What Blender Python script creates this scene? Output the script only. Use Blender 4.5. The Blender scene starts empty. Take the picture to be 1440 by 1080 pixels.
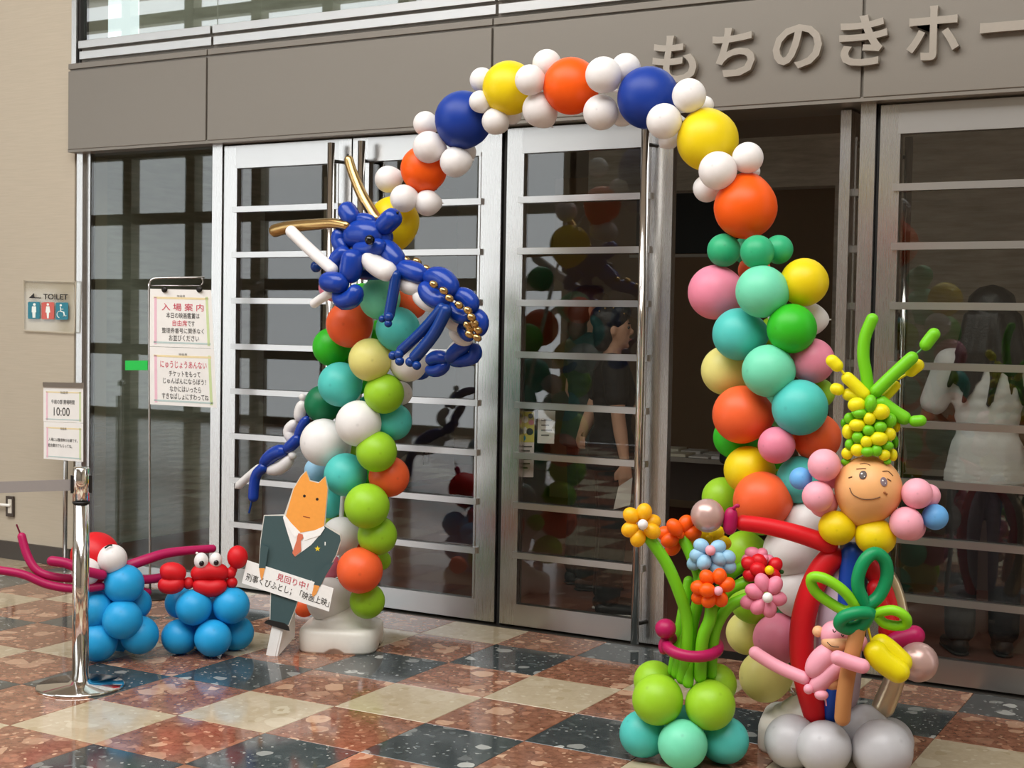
import bpy, bmesh, math, random
from mathutils import Vector, Matrix
random.seed(7)
SC = bpy.context.scene
COL = SC.collection

# ------------------------------------------------------------------ camera
F_PX = 1945.27
ROT = (1.529548, -0.01746, 0.509063)
CAM = Vector((3.3996, -4.6304, 1.5905))
cd = bpy.data.cameras.new('camera'); cd.sensor_width = 36; cd.lens = 36 * F_PX / 1440
cd.clip_start = .05; cd.clip_end = 200
cam = bpy.data.objects.new('camera', cd); cam.location = CAM; cam.rotation_euler = ROT
COL.objects.link(cam); SC.camera = cam
RM = cam.rotation_euler.to_matrix()

# ------------------------------------------------------------------ light
EXPOSURE = 0.35
SKY = 2.4
SC.view_settings.view_transform = 'Standard'; SC.view_settings.look = 'None'
SC.view_settings.gamma = 1; SC.view_settings.exposure = EXPOSURE
SC.view_settings.use_curve_mapping = False
wd = bpy.data.worlds.new('daylight'); SC.world = wd; wd.use_nodes = True
wb = wd.node_tree.nodes['Background']
wb.inputs[0].default_value = (.93, .97, 1.0, 1); wb.inputs[1].default_value = SKY

def area_light(name, loc, size, size_y, energy, color, rot=(0, 0, 0)):
    l = bpy.data.lights.new(name, 'AREA'); l.shape = 'RECTANGLE'; l.size = size; l.size_y = size_y
    l.energy = energy; l.color = color
    o = bpy.data.objects.new(name, l); o.location = loc; o.rotation_euler = rot; COL.objects.link(o)
    return o
# overhead light of the high lobby, behind and above the viewer: it gives the highlights along the balloons' tops
area_light('lobby_ceiling_offscreen', (0.3, -4.2, 6.97), 11, 5.5, 1000, (1, .99, .975))

# ------------------------------------------------------------------ helpers
W = {}                                           # world matrix of each object
def setparent(o, parent):
    if parent is not None:
        o.parent = parent; o.matrix_parent_inverse = W[parent].inverted()
def empty(name, loc, label=None, cat=None, group=None, kind=None):
    o = bpy.data.objects.new(name, None); o.location = loc; o.empty_display_size = .1
    COL.objects.link(o); W[o] = Matrix.Translation(loc); tag(o, label, cat, group, kind); return o
def tag(o, label=None, cat=None, group=None, kind=None):
    if label: o['label'] = label
    if cat: o['category'] = cat
    if group: o['group'] = group
    if kind: o['kind'] = kind
    return o
def link(name, me, mat, parent=None, smooth=False, matrix=None):
    o = bpy.data.objects.new(name, me); COL.objects.link(o)
    W[o] = matrix.copy() if matrix is not None else Matrix.Identity(4)
    if matrix is not None: o.matrix_basis = matrix
    if mat is not None and not me.materials: me.materials.append(mat)
    if smooth: me.polygons.foreach_set('use_smooth', [True] * len(me.polygons))
    setparent(o, parent); return o
def mesh(name, verts, faces, mat, parent=None, smooth=False):
    me = bpy.data.meshes.new(name); me.from_pydata([tuple(v) for v in verts], [], faces); me.update()
    return link(name, me, mat, parent, smooth)
BF = [(0, 3, 2, 1), (4, 5, 6, 7), (0, 1, 5, 4), (1, 2, 6, 5), (2, 3, 7, 6), (3, 0, 4, 7)]
def box(name, a, b, mat, parent=None, bevel=0):
    (x0, y0, z0), (x1, y1, z1) = a, b
    v = [(x0, y0, z0), (x1, y0, z0), (x1, y1, z0), (x0, y1, z0), (x0, y0, z1), (x1, y0, z1), (x1, y1, z1), (x0, y1, z1)]
    if not bevel: return mesh(name, v, BF, mat, parent)
    bm = bmesh.new(); vs = [bm.verts.new(p) for p in v]
    for f in BF: bm.faces.new([vs[i] for i in f])
    bmesh.ops.bevel(bm, geom=bm.edges[:], offset=bevel, segments=2, affect='EDGES', profile=.5)
    me = bpy.data.meshes.new(name); bm.to_mesh(me); bm.free()
    return link(name, me, mat, parent)
def obox(name, o, ux, uy, uz, mat, parent=None):
    """box from a corner and three edge vectors"""
    o, ux, uy, uz = map(Vector, (o, ux, uy, uz))
    v = [o, o + ux, o + ux + uy, o + uy]; v += [p + uz for p in v]
    return mesh(name, v, BF, mat, parent)
def catmull(pts, n=6):
    pts = [Vector(p) for p in pts]
    if len(pts) < 3: return [pts[0].lerp(pts[-1], i / n) for i in range(n + 1)]
    out = []; P = [pts[0] * 2 - pts[1]] + pts + [pts[-1] * 2 - pts[-2]]
    for i in range(1, len(P) - 2):
        a, b, c, d = P[i - 1:i + 3]
        for k in range(n):
            t = k / n
            out.append(.5 * ((2 * b) + (c - a) * t + (2 * a - 5 * b + 4 * c - d) * t * t + (3 * b - a - 3 * c + d) * t ** 3))
    out.append(pts[-1]); return out
def sweep(name, pts, radii, mat, parent=None, seg=12, closed=False, smooth=True):
    """rings of the given radii along pts; ends closed by points"""
    n = len(pts); V = []; Fc = []
    up = None
    for i, p in enumerate(pts):
        if closed: t = pts[(i + 1) % n] - pts[i - 1]
        else: t = pts[min(i + 1, n - 1)] - pts[max(i - 1, 0)]
        if t.length < 1e-9: t = Vector((0, 0, 1))
        t.normalize()
        if up is None:
            up = Vector((0, 0, 1)) if abs(t.z) < .9 else Vector((1, 0, 0))
        a = t.cross(up)
        if a.length < 1e-6: a = t.orthogonal()
        a.normalize(); up = a.cross(t).normalized()
        for k in range(seg):
            w = 2 * math.pi * k / seg
            V.append(p + (a * math.cos(w) + up * math.sin(w)) * radii[i])
    m = n if closed else n - 1
    for i in range(m):
        j = (i + 1) % n
        for k in range(seg):
            l = (k + 1) % seg
            Fc.append((i * seg + k, i * seg + l, j * seg + l, j * seg + k))
    if not closed:
        Fc.append(tuple(range(seg))[::-1]); Fc.append(tuple((n - 1) * seg + k for k in range(seg)))
    return mesh(name, V, Fc, mat, parent, smooth)
def tube(name, pts, r, mat, parent=None, r1=None, seg=14, nub=False):
    """long modelling balloon: round ends, constant or tapering radius"""
    c = catmull(pts, 8); n = len(c); r1 = r if r1 is None else r1
    L = [0]
    for i in range(1, n): L.append(L[-1] + (c[i] - c[i - 1]).length)
    T = L[-1]; C = []; R = []
    def at(q):
        for i in range(n - 1):
            if q <= L[i + 1]: return c[i].lerp(c[i + 1], (q - L[i]) / max(L[i + 1] - L[i], 1e-9))
        return c[-1]
    e0, e1 = min(r, T * .45), min(r1, T * .45)
    for k in range(6):
        t = math.pi / 2 * k / 6; C.append(at(e0 * (1 - math.cos(t)))); R.append(max(r * math.sin(t), 2e-4))
    K = max(8, 5 * (len(pts) - 1))
    for k in range(K + 1):
        q = e0 + (T - e0 - e1) * k / K; C.append(at(q)); R.append(r + (r1 - r) * k / K)
    for k in range(5, -1, -1):
        t = math.pi / 2 * k / 6; C.append(at(T - e1 * (1 - math.cos(t)))); R.append(max(r1 * math.sin(t), 2e-4))
    return sweep(name, C, R, mat, parent, seg)
def bubble(name, pts, r, mat, parent=None, n=2.6, seg=14):
    """one twisted-off bubble of a modelling balloon: pointed at both twists"""
    c = catmull(pts, 8); m = len(c); R = []
    # resample densely near the ends
    K = 14; C = []
    for k in range(K + 1):
        t = -math.cos(math.pi * k / K); u = (t + 1) / 2 * (m - 1); i = min(int(u), m - 2)
        C.append(c[i].lerp(c[i + 1], u - i)); R.append(max(r * max(1 - abs(t) ** n, 0) ** .5, 3e-4))
    return sweep(name, C, R, mat, parent, seg)
def rod(name, a, b, r, mat, parent=None, seg=12):
    a, b = Vector(a), Vector(b); return sweep(name, [a, b], [r, r], mat, parent, seg)
def lathe(name, prof, loc, mat, parent=None, seg=32, smooth=True):
    V = []; Fc = []; n = len(prof)
    for r, z in prof:
        for k in range(seg):
            w = 2 * math.pi * k / seg; V.append((loc[0] + r * math.cos(w), loc[1] + r * math.sin(w), loc[2] + z))
    for i in range(n - 1):
        for k in range(seg):
            l = (k + 1) % seg; Fc.append((i * seg + k, i * seg + l, (i + 1) * seg + l, (i + 1) * seg + k))
    Fc.append(tuple(range(seg))[::-1]); Fc.append(tuple((n - 1) * seg + k for k in range(seg)))
    return mesh(name, V, Fc, mat, parent, smooth)
def plate(name, poly, nrm, th, mat, parent=None):
    """flat polygon with thickness th behind it (nrm points to the front)"""
    poly = [Vector(p) for p in poly]; nrm = Vector(nrm).normalized(); n = len(poly)
    V = poly + [p - nrm * th for p in poly]
    Fc = [tuple(range(n)), tuple(range(2 * n - 1, n - 1, -1))] + [(i, i + n, (i + 1) % n + n, (i + 1) % n) for i in range(n)]
    o = mesh(name, V, Fc, mat, parent)
    bm = bmesh.new(); bm.from_mesh(o.data); bmesh.ops.triangulate(bm, faces=[f for f in bm.faces if len(f.verts) > 4])
    bmesh.ops.recalc_face_normals(bm, faces=bm.faces[:]); bm.to_mesh(o.data); bm.free(); return o
# pixel -> direction / point
def ray(x, y): return RM @ Vector(((x - 720) / F_PX, -(y - 540) / F_PX, -1))
def on_y(x, y, Y): d = ray(x, y); return CAM + d * ((Y - CAM.y) / d.y)
def on_z(x, y, Z=0): d = ray(x, y); return CAM + d * ((Z - CAM.z) / d.z)
class Frame:
    """upright plane through an anchor; off moves towards the camera"""
    def __init__(s, anchor, n=None):
        s.a = Vector(anchor)
        if n is None: n = Vector((CAM.x - s.a.x, CAM.y - s.a.y, 0))
        s.n = Vector((n[0], n[1], 0)).normalized()
    def pt(s, x, y, off=0):
        d = ray(x, y); return CAM + d * ((s.a + s.n * off - CAM).dot(s.n) / d.dot(s.n))
    def k(s, p): return -(RM.transposed() @ (p - CAM)).z / F_PX        # metres per pixel there
def lin(h):
    h = h.lstrip('#'); c = [int(h[i:i + 2], 16) / 255 for i in (0, 2, 4)]
    return tuple(v / 12.92 if v <= .04045 else ((v + .055) / 1.055) ** 2.4 for v in c) + (1,)

# ------------------------------------------------------------------ materials
def newmat(name):
    m = bpy.data.materials.new(name); m.use_nodes = True; nt = m.node_tree
    return m, nt, nt.nodes, nt.links, nt.nodes['Principled BSDF']
MC = {}
def plain(h, rough=.5, metal=0, spec=.5, name=None, bump=0, bscale=60):
    key = (h, rough, metal, spec, bump, bscale)
    if key in MC: return MC[key]
    m, nt, N, L, b = newmat(name or 'paint_' + h)
    c = lin(h); b.inputs['Base Color'].default_value = c; b.inputs['Roughness'].default_value = rough
    b.inputs['Metallic'].default_value = metal; b.inputs['Specular IOR Level'].default_value = spec
    tc = N.new('ShaderNodeTexCoord'); no = N.new('ShaderNodeTexNoise'); no.inputs['Scale'].default_value = bscale
    no.inputs['Detail'].default_value = 3
    L.new(tc.outputs['Object'], no.inputs['Vector'])
    mx = N.new('ShaderNodeMix'); mx.data_type = 'RGBA'; mx.inputs[0].default_value = .5
    mx.inputs[6].default_value = tuple(v * .94 for v in c[:3]) + (1,); mx.inputs[7].default_value = tuple(min(v * 1.05, 1) for v in c[:3]) + (1,)
    L.new(no.outputs['Fac'], mx.inputs[0]); L.new(mx.outputs[2], b.inputs['Base Color'])
    if bump:
        bp = N.new('ShaderNodeBump'); bp.inputs['Strength'].default_value = bump; bp.inputs['Distance'].default_value = .004
        L.new(no.outputs['Fac'], bp.inputs['Height']); L.new(bp.outputs[0], b.inputs['Normal'])
    MC[key] = m; return m
BC = {}
def latex(h, rough=.42, trans=.22, spot=True):
    """balloon rubber: slightly translucent, with the thicker dark crown spot"""
    key = (h, rough, trans, spot)
    if key in BC: return BC[key]
    m, nt, N, L, b = newmat('latex_' + h); c = lin(h)
    b.inputs['Roughness'].default_value = rough; b.inputs['Specular IOR Level'].default_value = .4
    tc = N.new('ShaderNodeTexCoord')
    no = N.new('ShaderNodeTexNoise'); no.inputs['Scale'].default_value = 2.2; no.inputs['Detail'].default_value = 2
    L.new(tc.outputs['Object'], no.inputs['Vector'])
    mx = N.new('ShaderNodeMix'); mx.data_type = 'RGBA'
    mx.inputs[6].default_value = tuple(v * .93 for v in c[:3]) + (1,); mx.inputs[7].default_value = tuple(min(v * 1.05 + .004, 1) for v in c[:3]) + (1,)
    L.new(no.outputs['Fac'], mx.inputs[0]); col = mx.outputs[2]
    if spot:
        vm = N.new('ShaderNodeVectorMath'); vm.operation = 'DISTANCE'; vm.inputs[1].default_value = (0, 0, 1)
        L.new(tc.outputs['Object'], vm.inputs[0])
        mr = N.new('ShaderNodeMapRange'); mr.inputs[1].default_value = .02; mr.inputs[2].default_value = .10
        mr.inputs[3].default_value = .22; mr.inputs[4].default_value = 0
        L.new(vm.outputs['Value'], mr.inputs[0])
        m2 = N.new('ShaderNodeMix'); m2.data_type = 'RGBA'; m2.inputs[7].default_value = tuple(v * .35 for v in c[:3]) + (1,)
        L.new(mr.outputs[0], m2.inputs[0]); L.new(col, m2.inputs[6]); col = m2.outputs[2]
    L.new(col, b.inputs['Base Color'])
    tr = N.new('ShaderNodeBsdfTranslucent'); L.new(col, tr.inputs[0])
    ms = N.new('ShaderNodeMixShader'); ms.inputs[0].default_value = trans
    L.new(b.outputs[0], ms.inputs[1]); L.new(tr.outputs[0], ms.inputs[2])
    L.new(ms.outputs[0], N['Material Output'].inputs[0]); BC[key] = m; return m
def glass(name, tint, f0=.045, rough=.012):
    """thin clear pane: reflects by angle (Schlick), otherwise lets light straight through"""
    m, nt, N, L, b = newmat(name); N.remove(b)
    t = N.new('ShaderNodeBsdfTransparent'); t.inputs[0].default_value = tint + (1,)
    g = N.new('ShaderNodeBsdfGlossy'); g.inputs[0].default_value = (1, 1, 1, 1); g.inputs['Roughness'].default_value = rough
    f = N.new('ShaderNodeLayerWeight'); f.inputs[0].default_value = .5
    pw = N.new('ShaderNodeMath'); pw.operation = 'POWER'; pw.inputs[1].default_value = 5; L.new(f.outputs['Facing'], pw.inputs[0])
    mr = N.new('ShaderNodeMapRange'); mr.inputs[3].default_value = f0; mr.inputs[4].default_value = 1; L.new(pw.outputs[0], mr.inputs[0])
    ms = N.new('ShaderNodeMixShader'); L.new(mr.outputs[0], ms.inputs[0]); L.new(t.outputs[0], ms.inputs[1]); L.new(g.outputs[0], ms.inputs[2])
    L.new(ms.outputs[0], N['Material Output'].inputs[0]); return m
def steel(name, base=.62, rough=.3, tint=(1, .985, .96), stretch=(900, 900, 6)):
    m, nt, N, L, b = newmat(name); b.inputs['Metallic'].default_value = 1
    tc = N.new('ShaderNodeTexCoord'); mp = N.new('ShaderNodeMapping'); mp.inputs['Scale'].default_value = stretch
    no = N.new('ShaderNodeTexNoise'); no.inputs['Scale'].default_value = 1; no.inputs['Detail'].default_value = 2
    L.new(tc.outputs['Object'], mp.inputs[0]); L.new(mp.outputs[0], no.inputs['Vector'])
    mr = N.new('ShaderNodeMapRange'); mr.inputs[3].default_value = rough - .025; mr.inputs[4].default_value = rough + .03
    L.new(no.outputs['Fac'], mr.inputs[0]); L.new(mr.outputs[0], b.inputs['Roughness'])
    b.inputs['Base Color'].default_value = tuple(base * t for t in tint) + (1,); return m
def chips(name, ground, chip, chip2, scale, dens, rough=.09):
    """polished agglomerate marble: angular chips of several sizes in a ground"""
    m, nt, N, L, b = newmat(name)
    tc = N.new('ShaderNodeTexCoord'); oi = N.new('ShaderNodeObjectInfo')
    ad = N.new('ShaderNodeVectorMath'); ad.operation = 'MULTIPLY_ADD'; ad.inputs[1].default_value = (37, 53, 11)
    cb = N.new('ShaderNodeCombineXYZ')
    for i in range(3): L.new(oi.outputs['Random'], cb.inputs[i])
    L.new(cb.outputs[0], ad.inputs[0]); L.new(tc.outputs['Object'], ad.inputs[2])
    wn = N.new('ShaderNodeTexNoise'); wn.inputs['Scale'].default_value = 9; wn.inputs['Detail'].default_value = 4
    L.new(ad.outputs[0], wn.inputs['Vector'])
    wm = N.new('ShaderNodeVectorMath'); wm.operation = 'MULTIPLY_ADD'; wm.inputs[1].default_value = (.05, .05, .05)
    L.new(wn.outputs['Color'], wm.inputs[0]); L.new(ad.outputs[0], wm.inputs[2])
    rp = N.new('ShaderNodeMix'); rp.data_type = 'RGBA'; rp.inputs[6].default_value = lin(ground[0]); rp.inputs[7].default_value = lin(ground[1])
    n2 = N.new('ShaderNodeTexNoise'); n2.inputs['Scale'].default_value = 30; n2.inputs['Detail'].default_value = 6; n2.inputs['Roughness'].default_value = .7
    L.new(wm.outputs[0], n2.inputs['Vector'])
    cr = N.new('ShaderNodeMapRange'); cr.inputs[1].default_value = .36; cr.inputs[2].default_value = .64
    L.new(n2.outputs['Fac'], cr.inputs[0]); L.new(cr.outputs[0], rp.inputs[0]); col = rp.outputs[2]
    for sc, dn, ch in ((scale, dens, chip), (scale * 2.4, dens * 1.1, chip2), (scale * 5.5, dens * .45, chip)):
        vo = N.new('ShaderNodeTexVoronoi'); vo.inputs['Scale'].default_value = sc; vo.feature = 'F1'
        L.new(wm.outputs[0], vo.inputs['Vector'])
        sp = N.new('ShaderNodeSeparateColor'); L.new(vo.outputs['Color'], sp.inputs[0])
        lt = N.new('ShaderNodeMath'); lt.operation = 'LESS_THAN'; lt.inputs[1].default_value = dn; L.new(sp.outputs[0], lt.inputs[0])
        ld = N.new('ShaderNodeMath'); ld.operation = 'LESS_THAN'; ld.inputs[1].default_value = .62; L.new(vo.outputs['Distance'], ld.inputs[0])
        mu = N.new('ShaderNodeMath'); mu.operation = 'MULTIPLY'; L.new(lt.outputs[0], mu.inputs[0]); L.new(ld.outputs[0], mu.inputs[1])
        m3 = N.new('ShaderNodeMath'); m3.operation = 'MULTIPLY'; L.new(mu.outputs[0], m3.inputs[0]); L.new(sp.outputs[1], m3.inputs[1])
        mx = N.new('ShaderNodeMix'); mx.data_type = 'RGBA'; mx.inputs[7].default_value = lin(ch)
        L.new(m3.outputs[0], mx.inputs[0]); L.new(col, mx.inputs[6]); col = mx.outputs[2]
    L.new(col, b.inputs['Base Color']); b.inputs['Roughness'].default_value = rough; b.inputs['Specular IOR Level'].default_value = .5
    return m
def concrete(name, c0, c1):
    m, nt, N, L, b = newmat(name); tc = N.new('ShaderNodeTexCoord')
    mp = N.new('ShaderNodeMapping'); mp.inputs['Scale'].default_value = (1.1, 1.1, 9)
    L.new(tc.outputs['Object'], mp.inputs[0])
    no = N.new('ShaderNodeTexNoise'); no.inputs['Scale'].default_value = 3; no.inputs['Detail'].default_value = 9; no.inputs['Roughness'].default_value = .68
    L.new(mp.outputs[0], no.inputs['Vector'])
    cr = N.new('ShaderNodeMapRange'); cr.inputs[1].default_value = .3; cr.inputs[2].default_value = .68; L.new(no.outputs['Fac'], cr.inputs[0])
    mx = N.new('ShaderNodeMix'); mx.data_type = 'RGBA'; mx.inputs[6].default_value = lin(c0); mx.inputs[7].default_value = lin(c1)
    L.new(cr.outputs[0], mx.inputs[0]); L.new(mx.outputs[2], b.inputs['Base Color']); b.inputs['Roughness'].default_value = .8
    bp = N.new('ShaderNodeBump'); bp.inputs['Strength'].default_value = .25; bp.inputs['Distance'].default_value = .01
    L.new(no.outputs['Fac'], bp.inputs['Height']); L.new(bp.outputs[0], b.inputs['Normal']); return m
def woven(name, h):
    m, nt, N, L, b = newmat(name); tc = N.new('ShaderNodeTexCoord'); c = lin(h)
    mp = N.new('ShaderNodeMapping'); mp.inputs['Scale'].default_value = (6, 6, 160); L.new(tc.outputs['Object'], mp.inputs[0])
    no = N.new('ShaderNodeTexNoise'); no.inputs['Scale'].default_value = 1; no.inputs['Detail'].default_value = 3; L.new(mp.outputs[0], no.inputs['Vector'])
    mx = N.new('ShaderNodeMix'); mx.data_type = 'RGBA'; mx.inputs[6].default_value = tuple(v * .9 for v in c[:3]) + (1,); mx.inputs[7].default_value = tuple(v * 1.08 for v in c[:3]) + (1,)
    L.new(no.outputs['Fac'], mx.inputs[0]); L.new(mx.outputs[2], b.inputs['Base Color']); b.inputs['Roughness'].default_value = .7
    bp = N.new('ShaderNodeBump'); bp.inputs['Strength'].default_value = .15; bp.inputs['Distance'].default_value = .002
    L.new(no.outputs['Fac'], bp.inputs['Height']); L.new(bp.outputs[0], b.inputs['Normal']); return m

M_STEEL = steel('brushed_stainless', .57, .27)
M_STEELH = steel('brushed_stainless_horizontal', .54, .3, stretch=(6, 900, 900))
M_CHROME = steel('polished_stainless', .78, .1, stretch=(40, 40, 2))
M_DARKMETAL = plain('#2A2724', .45, .6)
M_BLACK = plain('#0C0B0B', .5)
M_GLASS = glass('door_glass', (.86, .87, .85)); M_GLASSU = glass('upper_glass', (.6, .64, .62), .16); M_GLASSS = glass('side_glass', (.82, .86, .83))
M_FASCIA = plain('#7C766D', .42, .35, name='fascia_metal', bscale=240)
M_BEIGE = woven('beige_wall_cloth', '#B4A996')
M_GAP = plain('#1B1917', .7)
T_BROWN = chips('red_brown_marble', ('#6E4937', '#906450'), '#C4A084', '#A3745C', 11, .22)
T_DARK = chips('black_green_marble', ('#34393A', '#434949'), '#A9ABA6', '#5C6262', 17, .09)
T_CREAM = chips('cream_marble', ('#AD9E84', '#B6A88E'), '#C2B69E', '#A69678', 9, .2)
M_CONC = concrete('board_formed_concrete', '#8D8C80', '#B4B2A5')
M_CONCL = concrete('pale_concrete', '#A29B8D', '#CFC8BA')
M_TAN = plain('#A58F74', .6); M_WOOD = woven('brown_wall_panel', '#7A5C43'); M_INWALL = plain('#C9BEA9', .7)
M_WHITEP = plain('#F2F1ED', .6, bscale=20)
GOLD = plain('#C2A06A', .24, 1, name='gold_foil_latex')

# ------------------------------------------------------------------ setting: floor
T = .45; YF = 1.745                                 # tile size; plane of the doors
def checker_floor():
    m, nt, N, L, b = newmat('far_floor'); tc = N.new('ShaderNodeTexCoord')
    sx = N.new('ShaderNodeSeparateXYZ'); L.new(tc.outputs['Object'], sx.inputs[0])
    def fl(out):
        d = N.new('ShaderNodeMath'); d.operation = 'DIVIDE'; d.inputs[1].default_value = T; L.new(out, d.inputs[0])
        f = N.new('ShaderNodeMath'); f.operation = 'FLOOR'; L.new(d.outputs[0], f.inputs[0]); return f.outputs[0]
    s = N.new('ShaderNodeMath'); s.operation = 'SUBTRACT'; L.new(fl(sx.outputs[0]), s.inputs[0]); L.new(fl(sx.outputs[1]), s.inputs[1])
    f4 = N.new('ShaderNodeMath'); f4.operation = 'FLOORED_MODULO'; f4.inputs[1].default_value = 4; L.new(s.outputs[0], f4.inputs[0])
    d4 = N.new('ShaderNodeMath'); d4.operation = 'DIVIDE'; d4.inputs[1].default_value = 4; L.new(f4.outputs[0], d4.inputs[0])
    cr = N.new('ShaderNodeValToRGB'); cr.color_ramp.interpolation = 'CONSTANT'; e = cr.color_ramp.elements
    e[0].position = 0; e[0].color = lin('#D6C9AF'); e[1].position = .2; e[1].color = lin('#8E5642')
    for p, h in ((.45, '#3A4040'), (.7, '#8E5642')):
        q = e.new(p); q.color = lin(h)
    L.new(d4.outputs[0], cr.inputs[0]); L.new(cr.outputs[0], b.inputs['Base Color']); b.inputs['Roughness'].default_value = .12
    return m
floor = box('floor', (-18, -9.2, -.12), (10, 1.70, -.004), checker_floor()); tag(floor, 'polished marble checkerboard floor of the entrance lobby', 'floor', kind='structure')
far = {}
GAP = .0012
def tile_mesh(name, w, d, mat):
    h = .012; c = .0015
    V = [(c, c, h), (w - c, c, h), (w - c, d - c, h), (c, d - c, h), (0, 0, h - c), (w, 0, h - c), (w, d, h - c), (0, d, h - c), (0, 0, 0), (w, 0, 0), (w, d, 0), (0, d, 0)]
    Fc = [(0, 1, 2, 3)] + [(4 + i, 4 + (i + 1) % 4, (i + 1) % 4, i) for i in range(4)] + [(8 + i, 8 + (i + 1) % 4, 4 + (i + 1) % 4, 4 + i) for i in range(4)]
    me = bpy.data.meshes.new(name); me.from_pydata(V, [], Fc); me.materials.append(mat); me.update(); return me
TM = {}
for i in range(-11, 8):
    for j in range(-4, 4):
        k = (i - j) % 4; mat = T_CREAM if k == 0 else T_DARK if k == 2 else T_BROWN
        d = T if j < 3 else 1.70 - 3 * T
        if (k, j == 3) not in TM: TM[(k, j == 3)] = tile_mesh('floor_tile', T - 2 * GAP, d - 2 * GAP, mat)
        link('floor_tile', TM[(k, j == 3)], None, floor, matrix=Matrix.Translation((i * T + GAP, j * T + GAP, -.012)))

# ------------------------------------------------------------------ setting: left wall, lobby shell, window wall behind the viewer
wl = box('wall_left', (-18, 1.72, -.12), (-3.345, 2.0, 7), M_BEIGE); tag(wl, 'beige cloth-textured wall left of the glazed entrance', 'wall', kind='structure')
bb = box('baseboard_left', (-18, 1.700, -.01), (-3.36, 1.72, .115), plain('#3A332C', .4)); tag(bb, 'dark brown baseboard under the beige wall', 'baseboard', kind='structure')
tag(box('wall_west', (-18.3, -9.2, -.12), (-18, 2, 7), M_BEIGE), 'far side wall of the lobby', 'wall', kind='structure')
tag(box('wall_east', (10, -9.2, -.12), (10.3, 2, 7), M_BEIGE), 'opposite side wall of the lobby', 'wall', kind='structure')
tag(box('ceiling', (-18.3, -9.5, 7), (10.3, 2, 7.2), plain('#C8C4BA', .8)), 'plain pale ceiling of the high lobby', 'ceiling', kind='structure')
M_LATT = plain('#8F8A78', .7)
tag(box('wall_front_added', (-5.4, -9.4, 0), (10, -9.2, 7), plain('#6E675B', .8)), 'unseen dark wall added facing the entrance to darken glass reflections', 'wall', kind='structure')  # added wall out of view; its dark colour keeps the door glass reflections dark
ww = empty('window_1', (-12, -9.2, 0), 'tall gridded window wall facing the entrance', 'window', kind='structure')
x = -18.0
while x < -5.3:
    box('mullion', (x - .1, -9.4, 0), (x + .1, -9.2, 7), M_LATT, ww); x += 1.4
for z in (0, 1.1, 2.2, 3.3, 4.4, 5.5, 6.6):
    box('transom', (-18, -9.38, z - .09), (-5.4, -9.22, z + .09), M_LATT, ww)

# ------------------------------------------------------------------ setting: entrance facade
fas = empty('trim_1', (0, 1.65, 2.655), 'warm grey metal fascia over the doors', 'fascia', kind='structure')
FX = [-3.336, -2.193, -.252, 1.688, 3.63, 5.57]
for a, b in zip(FX, FX[1:]):
    box('fascia_panel', (a + .006, 1.65, 2.657), (b - .006, 1.68, 3.145), M_FASCIA, fas, bevel=.003)
    box('fascia_cap', (a + .004, 1.652, 3.158), (b - .004, 1.70, 3.192), M_FASCIA, fas, bevel=.002)
box('fascia_backing', (-3.33, 1.668, 2.66), (5.57, 1.90, 3.186), M_FASCIA, fas)
box('soffit', (-3.336, 1.655, 2.640), (5.57, 2.0, 2.660), M_FASCIA, fas)
sill = empty('trim_2', (0, 1.70, 3.2), 'pair of pale steel sill bands under the upper windows', 'sill', kind='structure')
UX = [-3.285, -2.188, -.25, 1.69, 3.63, 5.57]
for a, b in zip(UX, UX[1:]):
    box('sill_band', (a + .008, 1.69, 3.222), (b - .008, 1.76, 3.272), M_STEELH, sill, bevel=.002)
    box('sill_band', (a + .008, 1.68, 3.288), (b - .008, 1.76, 3.336), M_STEELH, sill, bevel=.002)
box('sill_backing', (-3.29, 1.72, 3.19), (5.57, 1.8, 3.33), M_FASCIA, sill)
up = empty('window_2', (0, 1.74, 3.34), 'upper storey window strip above the fascia', 'window', kind='structure')
for a, b in zip(UX, UX[1:]):
    box('pane', (a + .004, 1.735, 3.33), (b - .004, 1.745, 5.4), M_GLASSU, up)
box('window_frame', (-3.345, 1.69, 3.19), (-3.305, 1.78, 5.5), M_STEEL, up); box('window_frame', (-3.303, 1.71, 3.2), (-3.287, 1.78, 5.5), M_GAP, up)
tag(box('wall_upper', (-3.345, 1.72, 5.4), (6, 2.0, 7), M_BEIGE), 'beige wall above the upper windows', 'wall', kind='structure')
# storey behind the upper windows
tag(box('floor_upper', (-6, 1.80, 3.02), (8, 9, 3.16), plain('#B9B2A5', .8)), 'slab between the foyer and the upper storey', 'slab', kind='structure')
tag(box('wall_upper_back', (-6, 5.0, 3.16), (8, 5.2, 6), M_CONC), 'concrete wall seen through the upper windows', 'wall', kind='structure')

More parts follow.
